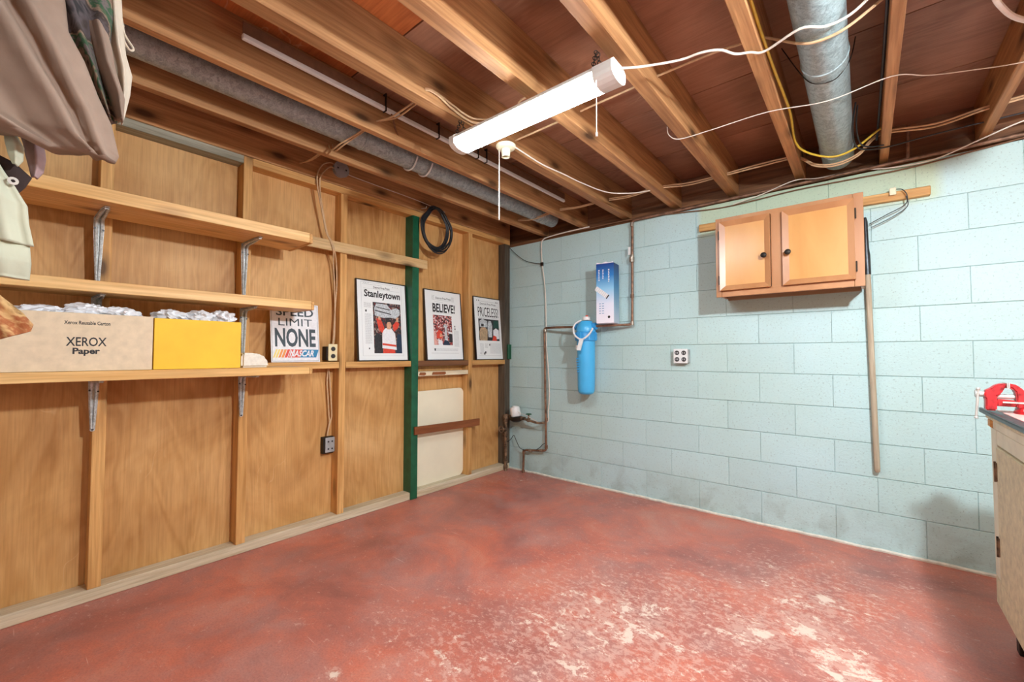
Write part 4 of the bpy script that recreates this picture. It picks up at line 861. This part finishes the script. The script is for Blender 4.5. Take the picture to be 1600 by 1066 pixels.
jb = empty('junction_box', (.0, -1.878, 2.462)); tag(jb, 'round grey steel junction box on the joist above the plywood wall', 'junction box')
lathe('box_body', M['galv'], [(0, 0), (.05, 0), (.05, .034), (0, .034)], (.0, -1.878, 2.462), jb, 24, 'x'); lathe('cover', M['box_grey'], [(0, .034), (.056, .034), (.056, .038), (.02, .041), (0, .041)], (.0, -1.878, 2.462), jb, 24, 'x')
for y in (-.03, .03):
    bm = bmesh.new(); abox(bm, .041, .044, y-.005, y+.005, -.005, .005); bmobj('cover_screw', bm, M['dark_steel'], jb)
for k, (dy, dz) in enumerate(((0, 0), (.022, -.028))):
    cable('romex_cable', M['romex'], [(.02, -1.925, 2.485+dz), (.022, -1.96+dy*.3, 2.485+dz), (.022, -2.01+dy, 2.45+dz), (.020, -2.042+dy, 2.37+dz*.3), (.012, -2.03+dy*.6, 2.27), (.008, -1.995+dy*.3, 2.12), (.0+.004, -1.965+dy*.3, 2.0), (.025, -1.945+dy*.4, 1.94), (.026, -1.925+dy*.4, 1.88), (-.02, -1.90+dy, 1.80), (-.04, -1.88+dy*.8, 1.66), (-.05, -1.868+dy*.1, 1.5), (-.05, -1.868-dy*.3, 1.3), (-.055, -1.875-dy*.2, 1.225)], .0048, ['tan cable from the junction box down to the outlet, outer loop', 'tan cable from the junction box down to the outlet, inner loop'][k])
for k, dy in enumerate((0, -.02)):
    cable('romex_cable', M['romex'], [(-.07, -1.895+dy*.2, 1.066), (-.068, -1.888+dy, .98), (-.066, -1.88+dy, .86), (-.066, -1.872+dy, .74), (-.064, -1.88+dy*.4, .70), (-.06, -1.90, .63), (-.055, -1.905, .598)], .0048, ['tan cable below the sill down to the small steel outlet, right strand', 'tan cable below the sill down to the small steel outlet, left strand'][k])
# hose coil on the green stud
co = empty('cable_coil', (.045, -1.05, 2.40)); tag(co, 'coiled black cable hanging at the top of the green stud', 'coil')
rr = random.Random(3)
for k in range(9):
    pts = []; sx_ = .148+rr.uniform(-.024, .026); sz = .172+rr.uniform(-.026, .022); oy = rr.uniform(-.022, .02)
    for q in range(14):
        a = math.pi/2+2*math.pi*q/14; pts.append((rr.uniform(-.002, .002)+.012+.007*(k % 3), oy+sx_*math.cos(a)*(1-.18*(math.sin(a) > .5)), -sz-.0+(sz)*math.sin(a)+.012*(k % 2)))
    bm = bmesh.new(); atube(bm, spline(pts, 4, True), .0055, 8, True); bmobj('loop', bm, M['black_rubber'], co, (0, 0, 0), True)
bm = bmesh.new(); atube(bm, [Vector((-.03, -.115, -.02)), Vector((.03, -.115, -.03)), Vector((.035, -.115, -.015))], .0035, 6); bmobj('nail_hook', bm, M['steel'], co, (0, 0, 0), True)
# boards in the bays
wp_ = empty('white_hardboard_panel', (-.07, -.863, .058)); tag(wp_, 'cream hardboard panel with rounded corners standing behind the brown stick', 'panel')
bm = bmesh.new(); w0, w1, h1, rr_ = -.318, .262, .80, .05
poly = [(w0, 0), (w1-rr_, 0)]+[(w1-rr_+rr_*math.sin(a), rr_-rr_*math.cos(a)) for a in [math.pi/2*k/6 for k in range(1, 7)]]+[(w1-rr_+rr_*math.cos(a), h1-rr_+rr_*math.sin(a)) for a in [math.pi/2*k/6 for k in range(0, 7)]]+[(w0, h1-.004)]
aprism(bm, poly, -.004, .004, 0, Matrix(((0, 0, 1, 0), (1, 0, 0, 0), (0, 1, 0, 0), (0, 0, 0, 1)))); bmobj('panel_board', bm, M['white_panel'], wp_)
bs = box('crossing_stick', M['brown_stick'], .013, .031, -1.225, -.478, .508, .572, None, .002); bs.rotation_euler = (math.radians(-1.2), 0, 0); tag(bs, 'reddish brown stick nailed across green stud and cream panel', 'board')
fl = empty('flaky_board', (-.02, -.885, .98)); tag(fl, 'narrow board with flaking pale green paint under the sill', 'board')
box('board', M['plate'], -.06, -.002, -1.18, -.602, .985, 1.023, fl, .002)
for y0, y1 in ((-1.165, -1.09), (-1.03, -.87)):
    bm = bmesh.new(); aprism(bm, [(y0, .993), (y1-.02, .99), (y1, 1.0), (y1-.01, 1.016), (y0+.01, 1.017)], 0, .0012, 0, Matrix(((0, 0, 1, 0), (1, 0, 0, 0), (0, 1, 0, 0), (0, 0, 0, 1)))); bmobj('bare_patch', bm, M['brown_stick'], fl, Vector((-.002, 0, 0))-fl.location)
sk = empty('thin_strip', (-.083, -.03, 1.115), (math.radians(2.4), 0, 0)); tag(sk, 'thin wooden strip leaning behind the last newspaper frame', 'strip')
bm = bmesh.new(); abox(bm, -.006, .004, -.012, .0, 0, .78, .001); bmobj('strip_body', bm, M['stud_z'], sk); bm = bmesh.new(); abox(bm, .0045, .006, -.011, -.001, .6, .75); bmobj('paper_mark', bm, M['stud_y'], sk)
gb = box('green_block', M['green'], .001, .018, -.05, .0, 1.12, 1.27, None, .002); tag(gb, 'small green painted block fixed on the grey corner stud', 'block')

# ================================================================ WORKBENCH
BX, BY = 3.222, -.72
wbn = empty('workbench', (3.222, -.72, 0)); tag(wbn, 'cream painted workbench cabinet with steel-edged top beside the block wall', 'workbench')
def bb(name, mat, x0, x1, y0, y1, z0, z1, b=.003, par=None): return box(name, mat, x0, x1, y0, y1, z0, z1, par or wbn, b)
bb('side_panel', M['bench_paint'], BX+.022, BX+.66, BY-.02, BY, .165, .865)
bb('back_panel', M['bench_paint2'], BX+.66, BX+.68, -2.5, BY, .165, .865)
bb('floor_panel', M['bench_paint2'], BX+.022, BX+.66, -2.5, BY-.021, .165, .185)
bb('bottom_rail', M['bench_paint2'], BX, BX+.021, -2.5, BY, .150, .262)
bb('stile', M['bench_paint'], BX, BX+.021, BY-.098, BY, .264, .865)
bb('stile', M['bench_paint'], BX, BX+.021, -1.78, -1.70, .264, .865)
bb('top_rail', M['bench_paint'], BX, BX+.021, -1.699, BY-.099, .805, .865)
dr = bb('door', M['bench_paint2'], BX-.004, BX+.016, -1.697, BY-.101, .268, .80, .004)
for z in (.405, .70):
    h = empty('hinge'); h.parent = dr; h.location = Vector((BX-.006, BY-.099, z))-wl(dr)
    bpy.data.objects.remove(h)
    bm = bmesh.new(); abox(bm, -.002, .001, -.014, .012, -.036, .036, .0008); atube(bm, [Vector((-.003, 0, -.04)), Vector((-.003, 0, .04))], .0035, 8)
    bmobj('hinge', bm, M['rust'], dr, Vector((BX-.005, BY-.1, z))-wl(dr), True)
bb('top_block', M['stud_y'], BX-.012, BX+.05, BY-.075, BY-.02, .868, .905, .006)
bb('top_block', M['bench_paint2'], BX+.0, BX+.05, BY-.018, BY+.02, .875, .908, .004)
bb('apron', M['bench_paint'], BX-.006, BX+.02, -2.5, BY-.077, .868, .905, .003)
bb('worktop', M['bench_paint2'], BX-.018, BX+.68, -2.5, BY-.03, .9055, .934, .002)
bb('steel_edge', M['dark_steel'], BX-.028, BX-.0185, -2.5, BY+.03, .922, .942, .002)
bb('steel_edge', M['dark_steel'], BX-.028, BX+.012, -2.5, BY+.03, .9345, .938, .001)
bb('worktop_board', M['p_pink'], BX+.013, BX+.68, -2.5, BY-.03, .9345, .939, .001)
for y in (BY-.05, -2.45):
    for x in (BX+.04, BX+.60): bb('leg', M['black_metal'], x, x+.045, y-.045, y, 0, .149, .003)
# bench vise
vz = .943; vy = -.86
vs = empty('bench_vise', (3.268, vy, vz)); vs.scale = (.68, .85, 1); tag(vs, 'chipped red bench vise with steel screw bar on the workbench corner', 'vise')
V = Matrix(((1, 0, 0, 0), (0, 0, -1, 0), (0, 1, 0, 0), (0, 0, 0, 1)))   # local poly xy -> world x,z ; depth along -y
def vpoly(name, poly, d0, d1, mat=M['red_paint'], bev=.005):
    bm = bmesh.new(); aprism(bm, poly, d0, d1, 0, V)
    if bev: bmesh.ops.bevel(bm, geom=list(bm.edges), offset=bev, segments=2, affect='EDGES')
    return bmobj(name, bm, mat, vs, (0, 0, 0), True)
# coordinates relative to (3.30, vz): sliding jaw on the left
vpoly('sliding_jaw', [(-.120, .004), (-.076, .004), (-.074, .03), (-.074, .062), (-.055, .072), (-.048, .088), (-.040, .096), (-.036, .096), (-.036, .110), (-.048, .111), (-.075, .106), (-.098, .090), (-.122, .080), (-.122, .055), (-.118, .05)], -.024, .024)
vpoly('fixed_jaw', [(-.032, .110), (-.032, .096), (-.018, .093), (-.004, .08), (-.002, .066), (-.002, .018), (.05, .012), (.10, .03), (.14, .05), (.14, .085), (.10, .09), (.06, .084), (.035, .078), (.015, .098), (-.008, .110)], -.028, .028)
vpoly('slide_beam', [(-.076, .022), (.0, .022), (.0, .046), (-.076, .050)], -.022, .022)
vpoly('slide_highlight', [(-.055, .036), (.10, .036), (.10, .042), (-.055, .042)], .0285, .032, M['steel'], 0)
vpoly('jaw_plate', [(-.040, .094), (-.036, .094), (-.036, .113), (-.040, .113)], -.05, .05, M['steel'], .0005); vpoly('jaw_plate', [(-.034, .094), (-.030, .094), (-.030, .113), (-.034, .113)], -.05, .05, M['steel'], .0005)
bm = bmesh.new(); alathe(bm, [(0, -.06), (.009, -.06), (.009, .07), (0, .07)], 14, 0, Matrix.Rotation(math.pi/2, 4, 'Y')); bmobj('screw', bm, M['steel'], vs, (-.04, 0, .060), True)
bm = bmesh.new(); alathe(bm, [(0, 0), (.011, 0), (.011, .02), (.0155, .022), (.0155, .036), (.012, .038), (0, .038)], 16, 0, Matrix.Rotation(-math.pi/2, 4, 'Y')); bmobj('screw_head', bm, M['steel'], vs, (-.120, 0, .067), True)
bm = bmesh.new(); atube(bm, [Vector((.003, 0, .02)), Vector((-.0, 0, -.095))], .0062, 10); alathe(bm, [(0, -.1), (.009, -.098), (.0105, -.094), (.006, -.09)], 12); alathe(bm, [(0, .026), (.008, .024), (.0095, .019), (.006, .016)], 12, 0, Matrix.Translation((.003, 0, 0)))
o = bmobj('tommy_bar', bm, M['steel'], vs, (-.150, -.012, .067), True); o.rotation_euler = (0, math.radians(4), 0)
bm = bmesh.new(); alathe(bm, [(0, -.004), (.058, -.004), (.058, .006), (.045, .014), (.04, .03), (0, .03)], 28); bmobj('swivel_base', bm, M['red_paint'], vs, (.05, 0, 0), True)
for a in (.6, 2.5, 4.2, 5.6):
    bm = bmesh.new(); alathe(bm, [(0, 0), (.009, 0), (.009, .007), (0, .007)], 6); bmobj('bolt', bm, M['p_pink'], vs, (.05+.049*math.cos(a), .049*math.sin(a), .008))

# ================================================================ HANGING CLOTHES
def garment(name, mat, rows, x, th, folds, parent, nz=30, ny=36, seed=0, hem=0.0):
    nz = int(nz*1.5); ny = int(ny*1.5)
    """rows: list of ((yl, zl), (yr, zr)) from top to bottom; a closed draped volume of thickness th around x"""
    rnd = random.Random(seed); R_ = []
    n = len(rows)
    for i in range(nz+1):
        s = i/nz*(n-1); k = min(int(s), n-2); f = s-k; f = f*f*(3-2*f)*.5+f*.5
        L_ = [rows[k][0][j]*(1-f)+rows[k+1][0][j]*f for j in (0, 1)]; Rr = [rows[k][1][j]*(1-f)+rows[k+1][1][j]*f for j in (0, 1)]
        R_.append((L_, Rr))
    bm = bmesh.new(); rings = []; cx_ = Vector((x, rows[0][0][0], rows[0][0][1]))
    for i, (L_, Rr) in enumerate(R_):
        v = i/nz; ring = []
        for k in range(ny):
            a = 2*math.pi*k/ny; u = .5-.5*math.cos(a); side = 1 if math.sin(a) >= 0 else -1
            prof = abs(math.sin(a))**.6*th*(.55+.45*math.sin(math.pi*min(1, v*1.1)))
            fo = 0
            for (fu, fv, amp, wid, sl_) in folds:
                d = (u-(fu+(v-fv)*sl_))/wid; fo += amp*math.exp(-d*d)
            xx = side*prof*(1 if side > 0 else .5)+fo*(abs(math.sin(a))**.4)
            ring.append(bm.verts.new(Vector((x+xx, L_[0]*(1-u)+Rr[0]*u, L_[1]*(1-u)+Rr[1]*u))-cx_))
        rings.append(ring)
    for A, B in zip(rings, rings[1:]):
        for k in range(ny): bm.faces.new((A[k], A[(k+1) % ny], B[(k+1) % ny], B[k]))
    bm.faces.new(rings[0][::-1]); bm.faces.new(rings[-1])
    return bmobj(name, bm, mat, parent, cx_-(wl(parent) if parent else Vector()), True, True)
jk = empty('hunting_jacket', (1.28, -3.45, 1.66)); tag(jk, 'tan canvas and camouflage jacket hanging from a joist', 'jacket')
garment('jacket_body', M['tan_cloth'], [((-3.60, 2.33), (-3.44, 2.33)), ((-3.68, 2.20), (-3.30, 2.15)), ((-3.70, 2.08), (-3.283, 2.04)), ((-3.70, 1.98), (-3.276, 1.965)), ((-3.68, 1.90), (-3.246, 1.905)), ((-3.66, 1.85), (-3.220, 1.83)), ((-3.64, 1.80), (-3.192, 1.765)), ((-3.58, 1.745), (-3.176, 1.69)), ((-3.44, 1.675), (-3.182, 1.672))], 1.30, .075,
    [(.70, .5, .035, .05, .22), (.50, .4, -.03, .08, .15), (.86, .6, .028, .035, .10), (.78, .5, -.025, .04, .16), (.3, .5, .03, .08, .1), (.12, .5, -.02, .06, 0)], jk, 40, 72)
garment('camo_hood', M['camo'], [((-3.46, 2.33), (-3.32, 2.33)), ((-3.40, 2.20), (-3.20, 2.18)), ((-3.36, 2.10), (-3.19, 2.09)), ((-3.30, 1.98), (-3.197, 1.975)), ((-3.26, 1.90), (-3.188, 1.89)), ((-3.22, 1.80), (-3.176, 1.80))], 1.255, .05,
    [(.4, .5, .025, .1, .2), (.7, .5, -.02, .08, .1)], jk, 30, 48, 2)
garment('lining_flap', M['cream_cloth'], [((-3.30, 2.33), (-3.26, 2.33)), ((-3.215, 2.18), (-3.175, 2.19)), ((-3.208, 2.08), (-3.168, 2.07)), ((-3.204, 2.02), (-3.160, 2.0)), ((-3.195, 1.95), (-3.146, 1.95)), ((-3.184, 1.885), (-3.149, 1.895)), ((-3.176, 1.81), (-3.162, 1.81))], 1.235, .03,
    [(.5, .5, .02, .15, .1)], jk, 28, 28, 3)
garment('inner_flap', M['tan_cloth'], [((-3.245, 2.035), (-3.205, 2.035)), ((-3.238, 1.99), (-3.195, 1.99)), ((-3.225, 1.93), (-3.186, 1.93)), ((-3.197, 1.86), (-3.165, 1.86)), ((-3.18, 1.80), (-3.166, 1.80))], 1.275, .03, [(.5, .5, .02, .2, 0)], jk, 24, 24, 4)
tube('drawcord', M['cream_cloth'], [(1.25, -3.173, 2.10), (1.25, -3.166, 2.06), (1.25, -3.147, 2.030), (1.25, -3.155, 2.022), (1.25, -3.168, 2.045), (1.25, -3.170, 2.085)], .003, jk, 5, 6)
bm = bmesh.new(); atube(bm, spline([(0, 0, .0), (.0, .0, .02), (.01, .01, .035), (.012, .0, .05)], 5), .003, 6); bmobj('hanger_hook', bm, M['steel'], jk, Vector((1.27, -3.5, 2.30))-jk.location, True)
# pale trousers behind
pt = empty('sage_trousers', (1.22, -3.42, 1.355)); tag(pt, 'pale sage work trousers hanging under the tan jacket', 'trousers')
garment('trouser_leg', M['sage_cloth'], [((-3.56, 2.32), (-3.50, 2.32)), ((-3.60, 2.0), (-3.44, 2.0)), ((-3.60, 1.75), (-3.42, 1.72)), ((-3.58, 1.63), (-3.370, 1.612)), ((-3.57, 1.60), (-3.352, 1.58)), ((-3.57, 1.56), (-3.330, 1.535)), ((-3.57, 1.50), (-3.327, 1.495)), ((-3.56, 1.45), (-3.317, 1.438))], 1.20, .05,
    [(.8, .5, .02, .06, .05), (.6, .6, -.02, .08, .1), (.93, .7, -.012, .03, 0)], pt, 44, 48, 5)
garment('trouser_cuff', M['sage_cloth'], [((-3.54, 1.47), (-3.324, 1.445)), ((-3.54, 1.40), (-3.320, 1.395)), ((-3.54, 1.36), (-3.322, 1.352))], 1.185, .045, [(.75, .5, .018, .08, .1), (.5, .5, -.02, .1, 0)], pt, 16, 40, 6)
garment('waist_flap', M['sage_cloth'], [((-3.375, 1.72), (-3.357, 1.71)), ((-3.372, 1.68), (-3.340, 1.672)), ((-3.366, 1.65), (-3.341, 1.64)), ((-3.359, 1.63), (-3.349, 1.624))], 1.235, .014, [(.5, .5, .008, .2, 0)], pt, 18, 24, 7)
mv = empty('mauve_glove', (1.19, -3.32, 1.61)); tag(mv, 'small dusty mauve cloth tab hanging below the jacket hem', 'cloth')
garment('cloth_tab', M['mauve_cloth'], [((-3.42, 2.3), (-3.40, 2.3)), ((-3.40, 1.9), (-3.35, 1.88)), ((-3.343, 1.702), (-3.305, 1.70)), ((-3.338, 1.672), (-3.3015, 1.67)), ((-3.331, 1.64), (-3.305, 1.635)), ((-3.327, 1.618), (-3.315, 1.616))], 1.19, .02, [(.5, .5, .01, .2, 0)], mv, 30, 24, 8)
garment('dark_facing', M['dark_cloth'], [((-3.40, 1.66), (-3.352, 1.64)), ((-3.372, 1.618), (-3.325, 1.612)), ((-3.366, 1.59), (-3.335, 1.585)), ((-3.36, 1.57), (-3.345, 1.568))], 1.20, .012, [], mv, 14, 20, 9)
lathe('grommet', M['steel'], [(.004, 0), (.0095, 0), (.0095, .003), (.004, .003)], (1.235, -3.356, 1.586), pt, 14, 'x')
og = empty('orange_camo_shirt', (1.21, -3.44, 1.19)); tag(og, 'orange brown patterned garment hanging below the sage trousers', 'shirt')
garment('sleeve', M['camo_orange'], [((-3.60, 2.3), (-3.56, 2.3)), ((-3.66, 1.8), (-3.50, 1.8)), ((-3.66, 1.45), (-3.42, 1.38)), ((-3.62, 1.36), (-3.366, 1.307)), ((-3.58, 1.30), (-3.330, 1.268)), ((-3.54, 1.24), (-3.312, 1.24)), ((-3.46, 1.16), (-3.316, 1.222))], 1.17, .045, [(.7, .6, .02, .08, .2), (.85, .6, -.012, .05, 0)], og, 44, 48, 10)
